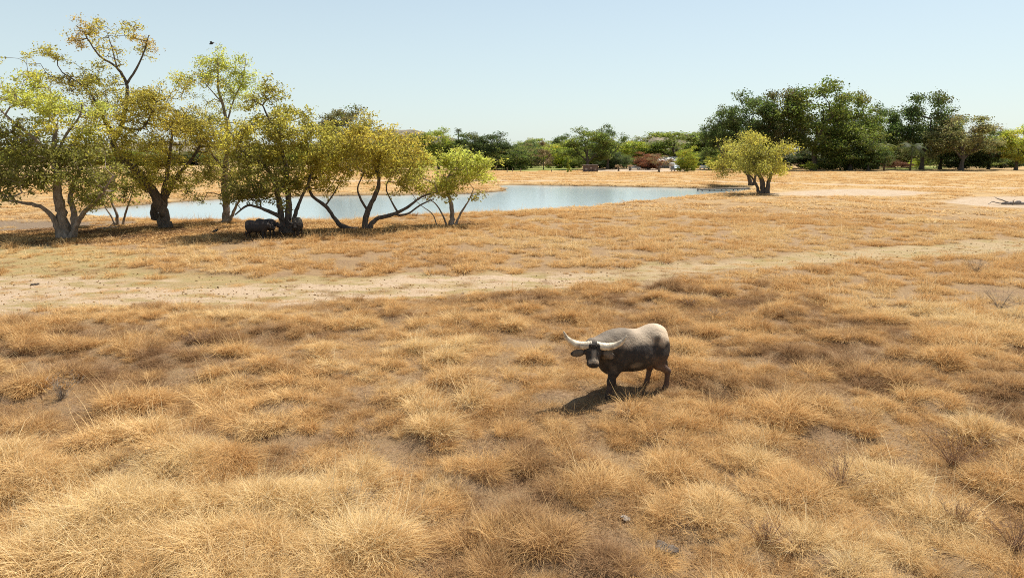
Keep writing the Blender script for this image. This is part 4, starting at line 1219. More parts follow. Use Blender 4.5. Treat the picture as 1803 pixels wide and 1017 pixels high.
def wedge(n, r0, r1, half, rs, power=2.0):
    """random points uniform in area over the visible wedge and a margin beside it"""
    u = rs.uniform(0, 1, n); r = (r0 ** power + u * (r1 ** power - r0 ** power)) ** (1 / power)
    a = rs.uniform(-half, half, n)
    return np.sin(a) * r, np.cos(a) * r

def region(x, y, px, py, rad):
    """soft disc round the ground point at a pixel, radius in metres"""
    gx, gy = G(px, py)
    return np.exp(-((x - gx) ** 2 + (y - gy) ** 2) / rad ** 2)

def cover(x, y):
    """how thickly tall grass stands: 0 bare .. 1 dense"""
    bare = np.maximum.reduce([pathness(x, y), .72 * oliveness(x, y), sstep(2, 0, sdpoly(x, y, sand_poly)), sstep(1.2, -.4, sdpoly(x, y, pan_poly)),
                              sstep(.7, 0., sdpoly(x, y, pond)), .9 * sstep(1, -1, sdpoly(x, y, track_poly)), .8 * sstep(1, -1, sdpoly(x, y, litter_poly) + (fbm(x, y, 3, 3, 3) - .5) * 3),
                              sstep(3, 0, sdpoly(x, y, lawnA)), sstep(3, 0, sdpoly(x, y, lawnB)), sstep(3, 0, sdpoly(x, y, lot_poly))])
    n1 = fbm(x, y, 3.2, 51, 3); n2 = fbm(x, y, 1.1, 52, 2)
    c = .62 * n1 + .38 * n2
    near = np.hypot(x, y)
    thr = .47 - .10 * np.clip(region(x, y, 250, 900, 3.6) + region(x, y, 560, 980, 2.2) + region(x, y, 1200, 735, 2.2) + region(x, y, 1600, 640, 4) + region(x, y, 1350, 880, 2.0)+ region(x, y, 1650, 900, 2.0), 0, 1.3)
    thr = thr + .07 * np.clip(region(x, y, 1050, 970, 2.0) + region(x, y, 200, 690, 3.2) + region(x, y, 560, 760, 2.4) + region(x, y, 1010, 715, 1.1) + region(x, y, 850, 640, 2.5), 0, 1)
    mid = sstep(24, 34, near)
    thr = thr - .06 * mid
    d = sstep(thr - .05, thr + .09, c)
    return d * (1 - bare), bare

def tint_at(x, y, rs):
    n = fbm(x, y, 5, 61, 3); n2 = fbm(x, y, 1.3, 62, 2)
    t_ = .50 + (n - .5) * 1.1 + (n2 - .5) * .7 + rs.normal(0, .09, len(x))
    t_ += .30 * np.clip(region(x, y, 200, 920, 3.0) + region(x, y, 620, 960, 1.6), 0, 1)
    return np.clip(t_, 0, 1)

WIND = math.radians(-12)
rs = np.random.RandomState(5)
# tall tussocks near the camera: hummocks made of several tussocks each
MOUNDS = [(1185, 770, 1.05), (880, 945, .85), (465, 650, .75), (250, 800, 1.4), (330, 830, 1.1), (520, 910, 1.3), (200, 930, 1.7), (650, 985, 1.3), (100, 1010, 1.4), (400, 1000, 1.5),
          (640, 845, .9), (820, 835, .9), (970, 810, 1.0), (1050, 865, 1.0), (1250, 770, .9), (1330, 775, .8), (1380, 870, 1.0), (1250, 910, .95), (1720, 765, .9), (1650, 925, 1.0),
          (1690, 610, 1.2), (1560, 670, 1.2), (1440, 625, .8), (450, 568, .8), (330, 570, .7), (40, 690, .8), (710, 700, .9), (925, 670, .6), (1040, 580, .7), (1300, 620, .6),
          (1770, 690, 1.0), (680, 590, .7), (840, 600, .6), (560, 620, .7), (250, 620, .7), (120, 660, .8), (1160, 545, .7), (1450, 480, .8), (1360, 505, .8), (1560, 500, .7),
          (1480, 1000, .7), (1140, 1000, .5), (730, 900, .8), (30, 860, 1.3), (480, 760, .7), (1500, 760, .6), (1250, 560, .6), (1790, 860, .8), (1560, 960, .7), (950, 730, .6), (1420, 720, .8)]
def in_mounds(centers, per_m2, rs):
    X = []; Y = []; S = []; A = []
    for (mx, my, R) in centers:
        n = max(3, int(per_m2 * R * R * 3.1)); q = np.sqrt(rs.uniform(0, 1, n)); a = rs.uniform(0, 6.28, n)
        ex = rs.uniform(.9, 1.6)
        e1, e2, th = R * q * np.cos(a) * ex, R * q * np.sin(a) / ex, rs.uniform(-.7, .7)
        X.append(mx + e1 * math.cos(th) - e2 * math.sin(th)); Y.append(my + e1 * math.sin(th) + e2 * math.cos(th)); S.append((1.12 - .55 * q ** 2) * np.clip(.62 + .35 * R, .6, 1.0))
        A.append(np.full(n, rs.normal(0, .7)))
    return [np.concatenate(q) for q in (X, Y, S, A)]
near_p = [tussock_proto('tuft', 430, .27, .62, .0075, 100 + i, wind=.25 + .16 * (i % 4), droop=1.15 + .25 * (i % 3)) for i in range(6)]
near_q = [tussock_proto('tuft', 300, .27, .60, .011, 150 + i, wind=.25 + .2 * (i % 3), droop=1.2 + .25 * (i % 3)) for i in range(5)]
C = [(*G(a, b), r * (.8 if a > 560 else 1.0)) for a, b, r in MOUNDS]
x, y = wedge(1500, 6.5, 31, math.radians(48), rs)
d, bare = cover(x, y)
for i in np.where(rs.uniform(0, 1, len(x)) < d * .9 + .16 * (1 - bare))[0]:
    R = rs.uniform(.2, .95) ** 1.2
    if all((x[i] - c[0]) ** 2 + (y[i] - c[1]) ** 2 > (.68 * (R + c[2])) ** 2 for c in C): C.append((x[i], y[i], R))
def bump(x, y):
    b = np.zeros(len(x))
    for cx, cy, R in C:
        d2 = ((x - cx) ** 2 + (y - cy) ** 2) / (1.25 * R) ** 2
        b = np.maximum(b, .20 * R * np.clip(1 - d2, 0, 1) ** 1.5)
    return b
gm = ground.data; co = np.zeros(len(gm.vertices) * 3, np.float32); gm.vertices.foreach_get('co', co); co = co.reshape(-1, 3)
k = np.where((np.hypot(co[:, 0], co[:, 1]) < 33) & (co[:, 1] > 3))[0]
co[k, 2] += bump(co[k, 0], co[k, 1]); gm.vertices.foreach_set('co', co.ravel()); gm.update()
x, y, s, aa = in_mounds(C, 5.2, rs)
x2, y2 = wedge(2600, 6.5, 31, math.radians(48), rs)
d, bare = cover(x2, y2)
k = rs.uniform(0, 1, len(x2)) < .30 + .2 * d
x = np.concatenate([x, x2[k]]); y = np.concatenate([y, y2[k]]); s = np.concatenate([s, rs.uniform(.25, .6, k.sum())]); aa = np.concatenate([aa, rs.normal(0, 1, k.sum())])
d, bare = cover(x, y)
hb = np.hypot(x - bx[0], y - bx[1]); sh = np.hypot(x - (bx[0] - 1.0), y - (bx[1] - .9)); sh2 = np.hypot(x - (bx[0] - 1.9), y - (bx[1] - .9))
keep = (hb > .5) & (sh > 1.0) & (sh2 > .85) & (np.hypot(x - fx, y - fy) > .8) & (rs.uniform(0, 1, len(x)) > bare * 1.1)
x, y, s, aa = x[keep], y[keep], s[keep], aa[keep]
n = len(x); s = s * rs.uniform(.8, 1.2, n)
rad = np.hypot(x, y)
tn = np.clip((tint_at(x, y, rs) - .5) * 1.15 + .50 + .28 * (s - .62), 0, 1)
rot = WIND + (fbm(x, y, 6, 71, 2) - .5) * 4 + aa + rs.normal(0, .3, n)
print('tussocks', n); pts = np.stack([x, y, height(x, y) + bump(x, y) - .01], 1); scl = np.stack([s * 1.15, s * 1.15, s * rs.uniform(.8, 1.2, n)], 1)
q = rad < 14.5
scatter('tall_dry_grass', 'tall golden dry grass tussocks of the foreground', near_p, pts[q], rot[q], scl[q], tn[q], rs.randint(0, 6, q.sum()))
q = ~q
scatter('tussock_grass', 'golden dry grass tussocks around the lone buffalo and up to the track', near_q, pts[q], rot[q], scl[q], tn[q], rs.randint(0, 5, q.sum()))
NEAR_N = n
# short broken straw over the litter between tussocks
th_p = [thatch_proto('straw', 420, .5, .19, .0075, 200 + i) for i in range(4)]
x, y = wedge(9000, 6.5, 30, math.radians(48), rs)
d, bare = cover(x, y)
cl = fbm(x, y, 2.2, 91, 3)
keep = rs.uniform(0, 1, len(x)) < (.20 + .30 * sstep(.42, .6, cl)) * (1 - .96 * bare)
x, y, d = x[keep], y[keep], d[keep]; n = len(x)
scatter('short_straw', 'short broken straw and leaf litter between the grass tussocks', th_p, np.stack([x, y, height(x, y) + bump(x, y)], 1), rs.uniform(0, 6.28, n),
        np.stack([rs.uniform(.8, 1.3, n)] * 2 + [rs.uniform(.6, 1.2, n)], 1), np.clip(tint_at(x, y, rs) - .28, 0, 1), rs.randint(0, 4, n))
# fallen leaves under the near bank trees
def leaf_litter(nm, n, half, seed):
    r_ = np.random.RandomState(seed); c = np.stack([r_.normal(0, half, n), r_.normal(0, half, n), np.abs(r_.normal(0, .025, n))], 1)
    V, F, _ = leaves_mesh(c, np.ones((n, 3)), 1, .01, .13, seed, 1, .0, .55)
    V[:, 2] = c.repeat(4, 0)[:, 2] + (V[:, 2] - c.repeat(4, 0)[:, 2]) * .35 + .02
    me = mesh_from(nm, V, F, [MATS['dry_grass']]); fattr(me, 'bt', np.repeat(r_.uniform(0, 1, n) ** 1.6, 4)); return me
ll_p = [leaf_litter('leaves', 130, .55, 500 + i) for i in range(4)]
x, y = wedge(9000, 38, 66, math.radians(40), rs)
k = (sdpoly(x, y, litter_poly) + (fbm(x, y, 3, 3, 3) - .5) * 4 < .8) & (sdpoly(x, y, pond) > .3); x, y = x[k], y[k]; n = len(x)
scatter('leaf_litter', 'fallen dry leaves on the shaded ground under the near bank trees', ll_p, np.stack([x, y, height(x, y)], 1), rs.uniform(0, 6.28, n),
        np.stack([rs.uniform(.7, 1.4, n)] * 2 + [np.ones(n)], 1), np.clip(fbm(x, y, 2, 8, 3) * 1.3 - .3, 0, 1), rs.randint(0, 4, n))
# scraps of bark, dung and stones strewn over the bare track
def scraps(nm, n, seed):
    r_ = np.random.RandomState(seed); V = []; F = []
    for q in range(n):
        c = r_.normal(0, 1.1, 2); a = r_.uniform(0, 3.14); l_, w_, h_ = r_.uniform(.03, .10), r_.uniform(.02, .04), r_.uniform(.01, .025)
        mb = MB().box((c[0], c[1], h_ / 2), (l_, w_, h_), a, .6); k = len(V); V += mb.V; F += [tuple(i + k for i in f) for f in mb.F]
    me = mesh_from(nm, V, F, [MATS['dry_grass']]); fattr(me, 'bt', np.repeat(r_.uniform(0, 1, n) ** 2.5, 8)); return me
sc_p = [scraps('scraps', 9, 600 + i) for i in range(4)]
x, y = wedge(9000, 14, 60, math.radians(42), rs)
k = (np.maximum(pathness(x, y), oliveness(x, y)) > .4) & (rs.uniform(0, 1, len(x)) < .13); x, y = x[k], y[k]; n = len(x)
scatter('track_scraps', 'bark scraps, dung crumbs and small stones strewn over the bare track', sc_p, np.stack([x, y, height(x, y) + .005], 1), rs.uniform(0, 6.28, n),
        np.stack([rs.uniform(.8, 1.8, n)] * 3, 1), rs.uniform(0, .9, n), rs.randint(0, 4, n))
# low cropped tufts creeping over the edges of the track
x, y = wedge(12000, 14, 62, math.radians(42), rs)
k = (np.maximum(pathness(x, y), oliveness(x, y)) > .2) & (fbm(x, y, 1.6, 93, 3) > .50) & (rs.uniform(0, 1, len(x)) < .36); x, y = x[k], y[k]; n = len(x)
sz_ = rs.uniform(.35, .9, n)
scatter('cropped_grass', 'short cropped dry grass creeping over the bare track', th_p, np.stack([x, y, height(x, y)], 1), rs.uniform(0, 6.28, n),
        np.stack([sz_, sz_, rs.uniform(.3, .7, n)], 1), np.clip(tint_at(x, y, rs) - .1, 0, 1), rs.randint(0, 4, n))
# middle distance
mid_p = [tussock_proto('tuft', 150, .34, .60, .022, 300 + i, wind=.5, segs=2, droop=1.5) for i in range(5)]
C = []
x, y = wedge(5200, 29, 72, math.radians(44), rs)
d, bare = cover(x, y)
cells = {}
for i in np.where(rs.uniform(0, 1, len(x)) < d * .95 + .06 * (1 - bare))[0]:
    R = rs.uniform(.35, 1.0); ci, cj = int(x[i] // 2), int(y[i] // 2)
    if all((x[i] - c[0]) ** 2 + (y[i] - c[1]) ** 2 > (.62 * (R + c[2])) ** 2 for u in (-1, 0, 1) for v in (-1, 0, 1) for c in cells.get((ci + u, cj + v), ())):
        cells.setdefault((ci, cj), []).append((x[i], y[i], R)); C.append((x[i], y[i], R))
x, y, s, aa = in_mounds(C, 2.6, rs)
x2, y2 = wedge(3000, 29, 72, math.radians(44), rs)
k = rs.uniform(0, 1, len(x2)) < .25
x = np.concatenate([x, x2[k]]); y = np.concatenate([y, y2[k]]); s = np.concatenate([s, rs.uniform(.25, .6, k.sum())])
d, bare = cover(x, y); k = rs.uniform(0, 1, len(x)) > bare * 1.08
x, y, s = x[k], y[k], s[k]; n = len(x)
scatter('mid_dry_grass', 'pale golden grass tufts beyond the track up to the pond', mid_p, np.stack([x, y, height(x, y) - .02], 1), WIND + rs.normal(0, .7, n),
        np.stack([s * 1.15, s * 1.15, s * rs.uniform(.9, 1.35, n)], 1), np.clip(tint_at(x, y, rs) * .8 + .25, 0, 1), rs.randint(0, 5, n))
MID_N = n, len(C)
# far plain
far_p = [tussock_proto('tuft', 60, .7, .55, .06, 400 + i, wind=.3, segs=2, droop=1.6) for i in range(3)]
x, y = wedge(16000, 70, 235, math.radians(42), rs, 1.6)
d, bare = cover(x, y)
keep = rs.uniform(0, 1, len(x)) < (d * .8 + .1) * (1 - sstep(.3, .9, bare))
x, y, d = x[keep], y[keep], d[keep]; n = len(x)
s = (.5 + .6 * d) * rs.uniform(.6, 1.3, n)
scatter('far_dry_grass', 'low dry grass tufts of the far plain', far_p, np.stack([x, y, height(x, y) - .02], 1), WIND + rs.normal(0, .7, n),
        np.stack([s * 1.5, s * 1.5, s * rs.uniform(.5, .8, n)], 1), np.clip(tint_at(x, y, rs) * .8 + .2, 0, 1), rs.randint(0, 3, n))
print('grass', NEAR_N, MID_N, n)
#==SPLIT==
# ------------------------------------------------------------------ undergrowth along the far tree line
rs = np.random.RandomState(77)
UG = 'dark shrubs under the far trees'
xs_ = np.concatenate([np.linspace(700, 880, 7), np.linspace(1015, 1130, 5), np.linspace(1225, 1345, 5), np.linspace(1390, 1540, 6), np.linspace(1640, 1790, 6)])
MARKS = [(738, 'tree left of the skyline palm'), (790, 'skyline palm'), (826, 'dark tree right of the skyline palm'), (900, 'umbrella-shaped tree'), (957, 'brownish conical tree'),
         (1001, 'columnar cypress'), (1040, 'boxy shed'), (1078, 'silver car'), (1141, 'red bush'), (1209, 'small round olive tree'), (1257, 'pale yellow bush'), (1320, 'pond end trees'),
         (1380, 'giant fig'), (1425, 'clipped pale bush'), (1497, 'large dome-shaped tree'), (1540, 'short palm'), (1602, 'lawn palm'), (1690, 'tree with pale trunk'), (1740, 'dark tree near the right edge'), (1788, 'bright right-edge tree')]
seen_ = set()
for q in xs_:
    px = q + rs.uniform(-6, 6); tone = rs.randint(3); d_, nm_ = min((abs(px - u), n_) for u, n_ in MARKS); mx_ = [u for u, n_ in MARKS if n_ == nm_][0]
    lab = 'low %s green shrub %s the %s' % (('black', 'dark', 'mid')[tone], 'behind' if d_ < 6 else ('just right of' if px > mx_ else 'just left of'), nm_)
    if lab in seen_: lab = lab.replace('low', 'second low').replace('shrub', 'shrub farther out,')
    seen_.add(lab)
    far_tree('dome' if rs.uniform() < .6 else 'bush', px, 297.5 + rs.uniform(-.6, .6), rs.uniform(268, 280), rs.uniform(15, 24), ['f6', 'f1', 'f2'][tone],
             lab, 'shrub', 'shrub', deep=rs.uniform(4, 16), group=UG)

# ------------------------------------------------------------------ house, vehicles and small things on the far side
noisy('roof_sheet', (.50, .46, .40), (.62, .58, .51), 2, .5, .2, .02, spec=.4)
noisy('house_wall', (.24, .21, .18), (.32, .28, .24), 2, .9, .3, .02)
principled('dark_glass', (.02, .025, .03), .08, spec=.6)
principled('white_paint', (.80, .80, .78), .35, spec=.5)
principled('silver_paint', (.55, .57, .58), .28, .5, spec=.5)
principled('blue_grey_paint', (.16, .21, .25), .3, .3, spec=.5)
principled('rubber', (.02, .02, .02), .8)
principled('lamp_glass', (.7, .7, .68), .15, spec=.6)
noisy('timber', (.20, .15, .105), (.38, .30, .22), 5, .9, .5, .02, stretch=(1, 1, .3))
noisy('rust_brown', (.10, .07, .058), (.20, .145, .12), 2.5, .85, .4, .02)
noisy('brown_pale', (.30, .24, .21), (.44, .37, .33), 3, .85, .3, .02)

gx, gy, gz = ground_at(1178, 297.2)
hs = thing('house', 'low house with pale sheet roof half hidden behind a small round tree', 'house', (gx, gy + 6, gz), 0)
MB().box((1.5, 3.5, 1.3), (11, 6, 2.6)).build('wall', MATS['house_wall'], hs)
for i in range(12):                                              # roof sheets laid side by side over the verandah
    MB().add([(-4.6 + i * 1.0, -.6, 2.75), (-3.62 + i * 1.0, -.6, 2.75), (-3.62 + i * 1.0, 3.6, 4.1), (-4.6 + i * 1.0, 3.6, 4.1),
              (-4.6 + i * 1.0, -.6, 2.68), (-3.62 + i * 1.0, -.6, 2.68), (-3.62 + i * 1.0, 3.6, 4.03), (-4.6 + i * 1.0, 3.6, 4.03)],
             [(0, 1, 2, 3), (7, 6, 5, 4), (0, 4, 5, 1), (1, 5, 6, 2), (2, 6, 7, 3), (3, 7, 4, 0)]).build('roof_sheet', MATS['roof_sheet'], hs)
MB().extrude([(-4.6, 4.08), (7.4, 4.08), (7.4, 4.0), (-4.6, 4.0)], 3.62, 7.0).build('back_roof', MATS['roof_sheet'], hs)
for i in range(5): MB().box((-4.4 + i * 2.9, -.4, 1.35), (.12, .12, 2.66)).build('verandah_post', MATS['white_paint'], hs)
for i in range(3):
    w_ = MB().box((-2.6 + i * 3.2, .47, 1.5), (1.5, .08, 1.1)).build('window', MATS['white_paint'], hs)
    for q in (-1, 1): MB().box((-2.6 + i * 3.2 + q * .35, .42, 1.5), (.62, .04, .94)).build('pane', MATS['dark_glass'], w_)
MB().box((-.9, .47, 1.0), (.9, .07, 2.0)).build('door', MATS['timber'], hs)

def vehicle(name, label, cat, px, base, rz, prof, width, glass, paint, wheels, wr=.32, deep=0, extra=None, scale=1.0):
    gx, gy, gz = ground_at(px, base)
    k = (gy + deep) / gy
    root = thing(name, label, cat, (gx * k, gy + deep, gz), rz); root.scale = (scale,) * 3
    hw = width / 2
    MB().extrude(prof, -hw, hw).build('body', MATS[paint], root, bevel=.05)
    g = MB().extrude(glass, -hw * .90 - .06, hw * .90 + .06); g.build('side_window', MATS['dark_glass'], root)
    for wx in wheels:
        for s in (-1, 1):
            w_ = MB().tube([(wx, s * (hw - .10), wr), (wx, s * (hw + .03), wr)], wr, 16).build('wheel', MATS['rubber'], root)
            MB().tube([(wx, s * (hw + .032), wr), (wx, s * (hw + .045), wr)], wr * .6, 12).build('rim', MATS['silver_paint'], w_)
    if extra: extra(root, hw)
    return root
hatch = [(-2.05, .35), (2.05, .35), (2.1, .7), (1.9, .92), (1.05, 1.0), (.35, 1.42), (-1.2, 1.48), (-1.95, 1.05), (-2.1, .75)]
hglass = [(.92, 1.0), (.32, 1.37), (-1.15, 1.43), (-1.7, 1.02)]
def lights(x, z, rear=False):
    def f(root, hw):
        for s in (-1, 1):
            MB().box((x, s * (hw - .25), z), (.08, .32, .16)).build('headlight', MATS['lamp_glass'], root)
        MB().box((x * .99, 0, z - .02), (.07, hw * .9, .14)).build('grille', MATS['rubber'], root)
        MB().add([(x * .42, -hw * .8, 1.02), (x * .42, hw * .8, 1.02), (x * .20, hw * .74, 1.40), (x * .20, -hw * .74, 1.40)], [(0, 1, 2, 3)]).build('windscreen', MATS['dark_glass'], root)
    return f
vehicle('parked_car', 'silver hatchback parked side-on on the pink gravel left of the red bush', 'car', 1117, 299.5, math.radians(-8), hatch, 1.75, hglass, 'silver_paint', (-1.3, 1.3), extra=lights(2.08, .74))
suv = [(-2.2, .45), (2.2, .45), (2.25, .95), (2.05, 1.15), (1.1, 1.22), (.55, 1.78), (-2.05, 1.85), (-2.25, 1.1)]
sglass = [(1.0, 1.2), (.5, 1.72), (-2.0, 1.78), (-2.05, 1.2)]
vehicle('parked_suv', 'blue-grey off-road car facing the camera beside the small round tree', 'car', 1190, 302.3, math.radians(-86), suv, 1.9, sglass, 'blue_grey_paint', (-1.4, 1.4), .38, extra=lights(2.22, .95))
van = [(-2.6, .5), (2.6, .5), (2.65, 1.2), (2.3, 1.7), (1.8, 2.6), (-2.6, 2.75)]
vehicle('camper_van', 'white high-roofed camper parked behind the blue-grey car', 'camper', 1187, 299.7, math.radians(-80), van, 2.1, [(2.05, 1.5), (1.7, 2.2), (.9, 2.2), (.9, 1.5)], 'white_paint', (-1.7, 1.7), .36, deep=2, scale=.85, extra=lights(2.6, .95))
vehicle('parked_car', 'white car end-on at the left foot of the round pale yellow bush', 'car', 1240, 298.8, math.radians(-70), hatch, 1.75, hglass, 'white_paint', (-1.3, 1.3), extra=lights(2.08, .74))

gx, gy, gz = ground_at(1040, 303.5)
sh = thing('shed', 'low brown boxy shed with pale patches before the large two-tone tree', 'shed', (gx, gy, gz), .05)
MB().box((0, 1.2, .95), (4.2, 2.3, 1.9)).build('body', MATS['rust_brown'], sh, bevel=.08)
for q in (-2.14, -.7, .74, 2.14): MB().box((q, -.02, .95), (.14, .14, 2.0)).build('post', MATS['rust_brown'], sh)
MB().box((0, 1.2, 2.0), (4.6, 2.7, .14)).build('roof', MATS['rust_brown'], sh, bevel=.03)
for q, z_, w_ in ((-1.4, .8, .8), (.1, 1.15, .5), (1.35, .7, .3)): MB().box((q, .02, z_), (w_, .06, .45)).build('pale_panel', MATS['brown_pale'], sh)

def tree_guard(px, base, label):
    gx, gy, gz = ground_at(px, base)
    r = thing('sapling', label, 'young tree', (gx, gy, gz), 0)
    MB().tube([(0, 0, -.1), (.02, 0, .7), (0, 0, 1.3)], [.3, .26, .22], 8).build('trunk', MATS['dark_bark'], r, smooth=True)
    rr = np.random.RandomState(int(px)); c = rr.normal(0, 1, (16, 3)) * (.4, .4, .18) + (0, 0, 1.5)
    V, F, cc = leaves_mesh(c, np.full((16, 3), .3) * (1, .72, .42), 22, .2, .2, 4)
    me = mesh_from('crown', V, F, [MATS['leaves']]); cattr(me, 'leafcol', cc); link('crown', me, r)
tree_guard(1089, 302, 'stumpy brown sapling midway between the boxy shed and the silver car')
tree_guard(1109, 301, 'stumpy brown sapling just left of the silver car')
for px, base, hh, lab in ((893, 304, 1.3, 'leftmost short wooden post by the lawn right of the lime green tree'), (902.5, 304, 1.2, 'short wooden post near the shade of the umbrella-shaped tree'), (917, 303.6, 1.1, 'rightmost short pale post on the lawn edge by the umbrella-shaped tree'), (971, 303.5, .8, 'short dark stump on the lawn right of the brownish conical tree')):
    gx, gy, gz = ground_at(px, base)
    o = MB().box((0, 0, hh / 2), (.28, .28, hh), taper=.85).build('wooden_post', MATS['timber'], loc=(gx, gy, gz), bevel=.02); tag(o, lab, 'post')

# jetty: a long plank walkway lying from the bank into the end of the pond
gx, gy = G(1230, 333.5, 0)
ex, ey = G(1318, 331.5, 0)
jt = thing('jetty', 'low dark plank jetty running from the bank into the end of the pond', 'jetty', (gx, gy, 0), math.atan2(ey - gy, ex - gx))
JL = math.hypot(ex - gx, ey - gy)
for s in (-1, 1): MB().box((JL / 2, s * .45, -.02), (JL, .14, .16)).build('beam', MATS['dead_wood'], jt)
n_ = int(JL / .32)
pl = MB().box((0, 0, 0), (.27, 1.2, .05)).build('plank', MATS['timber'], jt, loc=(.16, 0, .09))
for i in range(1, n_):
    o = pl.copy(); COL.objects.link(o); o.parent = jt; o.location = (.16 + i * .32, rs.uniform(-.04, .04), .09 + rs.uniform(-.008, .008)); o.rotation_euler = (0, 0, rs.uniform(-.02, .02))
for i in range(5):
    for s in (-1, 1): MB().tube([(.3 + i * (JL - .6) / 4, s * .58, -1.2), (.3 + i * (JL - .6) / 4, s * .58, .10)], .09, 7).build('pile', MATS['dead_wood'], jt)

def dead_wood(name, label, px, base, parts, rz=0, cat='log', z=0):
    gx, gy, gz = ground_at(px, base)
    r = thing(name, label, cat, (gx, gy, gz), rz)
    if cat == 'log': r.scale = (.62, .62, .62)
    for i, (nm, pts, rad) in enumerate(parts):
        limb_tube(np.array(pts, float), np.array(rad, float), nm, MATS['dead_wood'], r, 8, 900 + i + int(px))
    return r
dead_wood('fallen_log', 'grey fallen log with forked branches lying in the dry mud pan at the right', 1793, 359.5, [
    ('log', [(-3.2, 0, .22), (-1.5, .1, .28), (.5, 0, .25), (3, -.2, .22), (5, -.2, .2)], [.16, .3, .28, .24, .18]),
    ('branch', [(-1.6, .1, .3), (-2.8, .1, .75), (-4.0, .2, 1.15), (-4.6, .2, 1.5)], [.16, .12, .08, .03]),
    ('branch', [(-3.1, 0, .2), (-4.5, -.2, .45), (-5.2, -.3, .6), (-6.1, -.5, .1)], [.1, .09, .08, .04]),
    ('branch', [(-.8, 0, .3), (-1.4, -.4, .75), (-1.2, -.6, 1.0)], [.12, .08, .03]), ('root_end', [(-.8, 0, .2), (-.3, .1, .5), (.4, 0, .45)], [.3, .34, .2])])
dead_wood('fallen_branch', 'broken pale branch on the leaf litter right of the leftmost tree', 190, 403, [
    ('branch', [(-.9, 0, .06), (0, .1, .1), (.8, 0, .16)], [.05, .06, .03]), ('twig', [(0, .1, .1), (.35, 0, .35), (.5, .1, .6)], [.035, .03, .01])], .2, 'branch')

# dead twiggy weeds that stand out of the grass
def weed(px, base, hgt, wid, colr, label, n=46, group=None):
    wid *= 1.5; hgt *= .85
    gx, gy, gz = ground_at(px, base)
    r = thing('dead_weed', label, 'dry weed', (gx, gy, gz), 0, group)
    rr = np.random.RandomState(int(px * 3 + base)); mb = MB()
    for i in range(n):
        a = rr.uniform(0, 6.28); sp = rr.uniform(.1, 1) * wid * .5; h = hgt * rr.uniform(.55, 1.05)
        p0 = (rr.normal(0, .03), rr.normal(0, .03), -.03); p1 = (math.cos(a) * sp * .45, math.sin(a) * sp * .45, h * .5); p2 = (math.cos(a) * sp, math.sin(a) * sp, h)
        mb.tube([p0, p1, p2], [.0045, .0035, .0015], 3, cap=False)
        for q in range(7):
            f = rr.uniform(.3, .95); b0 = np.array(p1) * (1 - f) + np.array(p2) * f if f > .5 else np.array(p0) * (1 - f) + np.array(p1) * f
            d = rr.normal(0, 1, 3) * (1, 1, .4) + (0, 0, .9); d = d / np.linalg.norm(d) * rr.uniform(.06, .18) * hgt * 1.6
            mb.tube([tuple(b0), tuple(b0 + d)], [.0025, .001], 3, cap=False)
    mb.build('twigs', MATS[colr], r)
noisy("weed_brown", (.22, .13, .08), (.38, .24, .15), 8, .9, .1)
noisy('weed_grey', (.20, .16, .12), (.36, .29, .21), 8, .9, .1)
for args in [(110, 702, .75, .8, 'weed_grey', 'grey twiggy weed beside the bare patch at the left'), (345, 607, .5, .8, 'weed_brown', 'brown twiggy weed just below the pink track, left part'),
             (1680, 815, .85, 1.1, 'weed_brown', 'dark brown twiggy weed at the right before a golden tussock'), (1480, 858, .7, .9, 'weed_brown', 'fan-shaped reddish weed left of the dark one at the right'),
             (1760, 545, .9, 1.6, 'weed_grey', 'grey dead weed clump near the right edge, nearest the lone thorny ones'), (1720, 480, .8, 1.2, 'weed_grey', 'grey weed clump below the right end of the track'),
             (1350, 960, .55, .6, 'weed_brown', 'thin dark weed in the grass, lower right of centre'), (1685, 925, .6, .5, 'weed_brown', 'small upright weed on a tussock, lower right'),
             (1790, 960, .6, .9, 'weed_brown', 'brown weed in the bottom right corner'), (1215, 540, .5, .7, 'weed_brown', 'brown weed behind and right of the lone buffalo'), (620, 895, .5, .7, 'weed_grey', 'grey stalky weed among pale grass, lower left of centre'),
             (1255, 560, .45, .8, 'weed_grey', 'low grey weed farther right behind the buffalo')]:
    weed(*args)

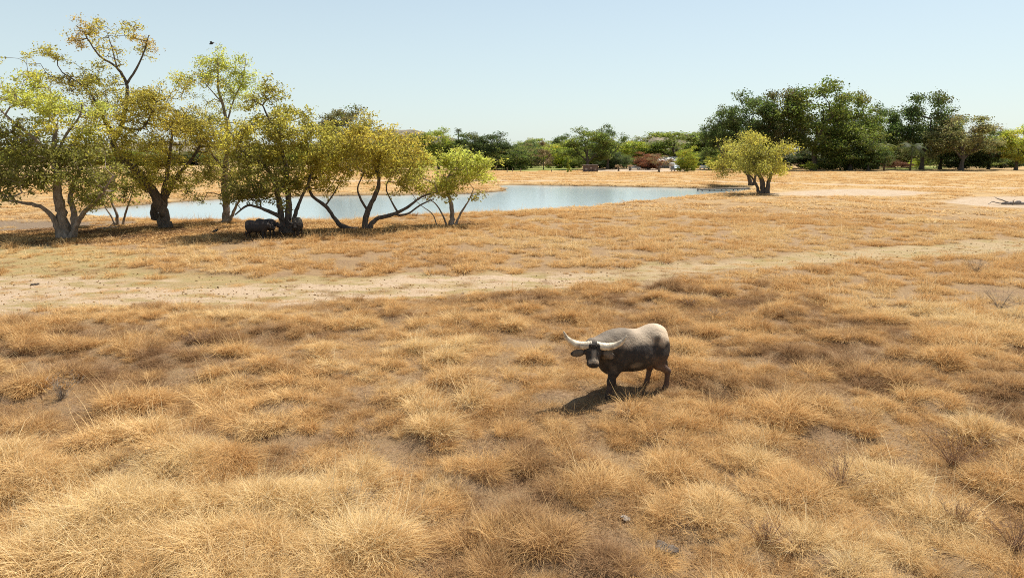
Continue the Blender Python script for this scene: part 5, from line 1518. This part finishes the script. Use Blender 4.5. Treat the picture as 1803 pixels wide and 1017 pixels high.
# clods of dung and bits of debris on the ground
def clod(px, base, size, mat, label, cat, flat=.45):
    gx, gy, gz = ground_at(px, base)
    rr = np.random.RandomState(int(px)); import bmesh
    bm = bmesh.new()
    for q in range(4):
        m_ = Matrix.Translation((rr.normal(0, size * .45), rr.normal(0, size * .35), size * flat * .4)) @ Matrix.Diagonal((size * rr.uniform(.5, .8), size * rr.uniform(.4, .7), size * flat * rr.uniform(.6, 1), 1))
        bmesh.ops.create_icosphere(bm, subdivisions=3, radius=1, matrix=m_)
    for v in bm.verts: v.co += Vector(rr.normal(0, size * .035, 3))
    me = bpy.data.meshes.new('clod'); bm.to_mesh(me); bm.free(); me.materials.append(MATS[mat])
    tag(link(cat, me, None, (gx, gy, gz + .03), (0, 0, rr.uniform(0, 6))), label, cat.replace('_', ' '))
noisy('dung', (.06, .045, .034), (.15, .115, .085), 14, .95, .8, .02)
noisy('rubble', (.22, .18, .14), (.40, .34, .27), 14, .95, .8, .02)
clod(752, 893, .085, 'dung', 'dark clod on bare soil right of the pale grass, lower centre', 'dung')
clod(1168, 962, .16, 'dung', 'dark flattened clod near the bottom, right of centre', 'dung', .3)
clod(1102, 915, .09, 'rubble', 'small pale crumbled lump on the bare soil, bottom centre', 'rubble', .35)
clod(1646, 968, .12, 'dung', 'dark clod in a hollow of the grass, bottom right', 'dung')
clod(60, 497, .16, 'dung', 'flat dark clod on the pink track at the left', 'dung', .2)
clod(812, 516, .15, 'dung', 'small dark clod on the middle of the pink track', 'dung', .2)
clod(1085, 543 + 40, .16, 'dung', 'dark clod in the grass just behind the lone buffalo', 'dung', .3)

# ------------------------------------------------------------------ the wood behind the far line: tops that show between the nearer trees
rs = np.random.RandomState(99)
for q in np.concatenate([np.linspace(690, 1250, 24), np.linspace(1545, 1850, 11), np.linspace(-40, 560, 12)]):
    tp = rs.uniform(246, 260) if q > 600 else rs.uniform(266, 276)
    far_tree(['dome', 'broad'][rs.randint(2)], q + rs.uniform(-7, 7), 294.5, tp, rs.uniform(22, 30), ['f2', 'f3', 'f1', 'f3', 'f5'][rs.randint(5)],
             'green tree of the wood behind the far tree line, only its top showing', deep=rs.uniform(30, 75), group='wood behind the far tree line')
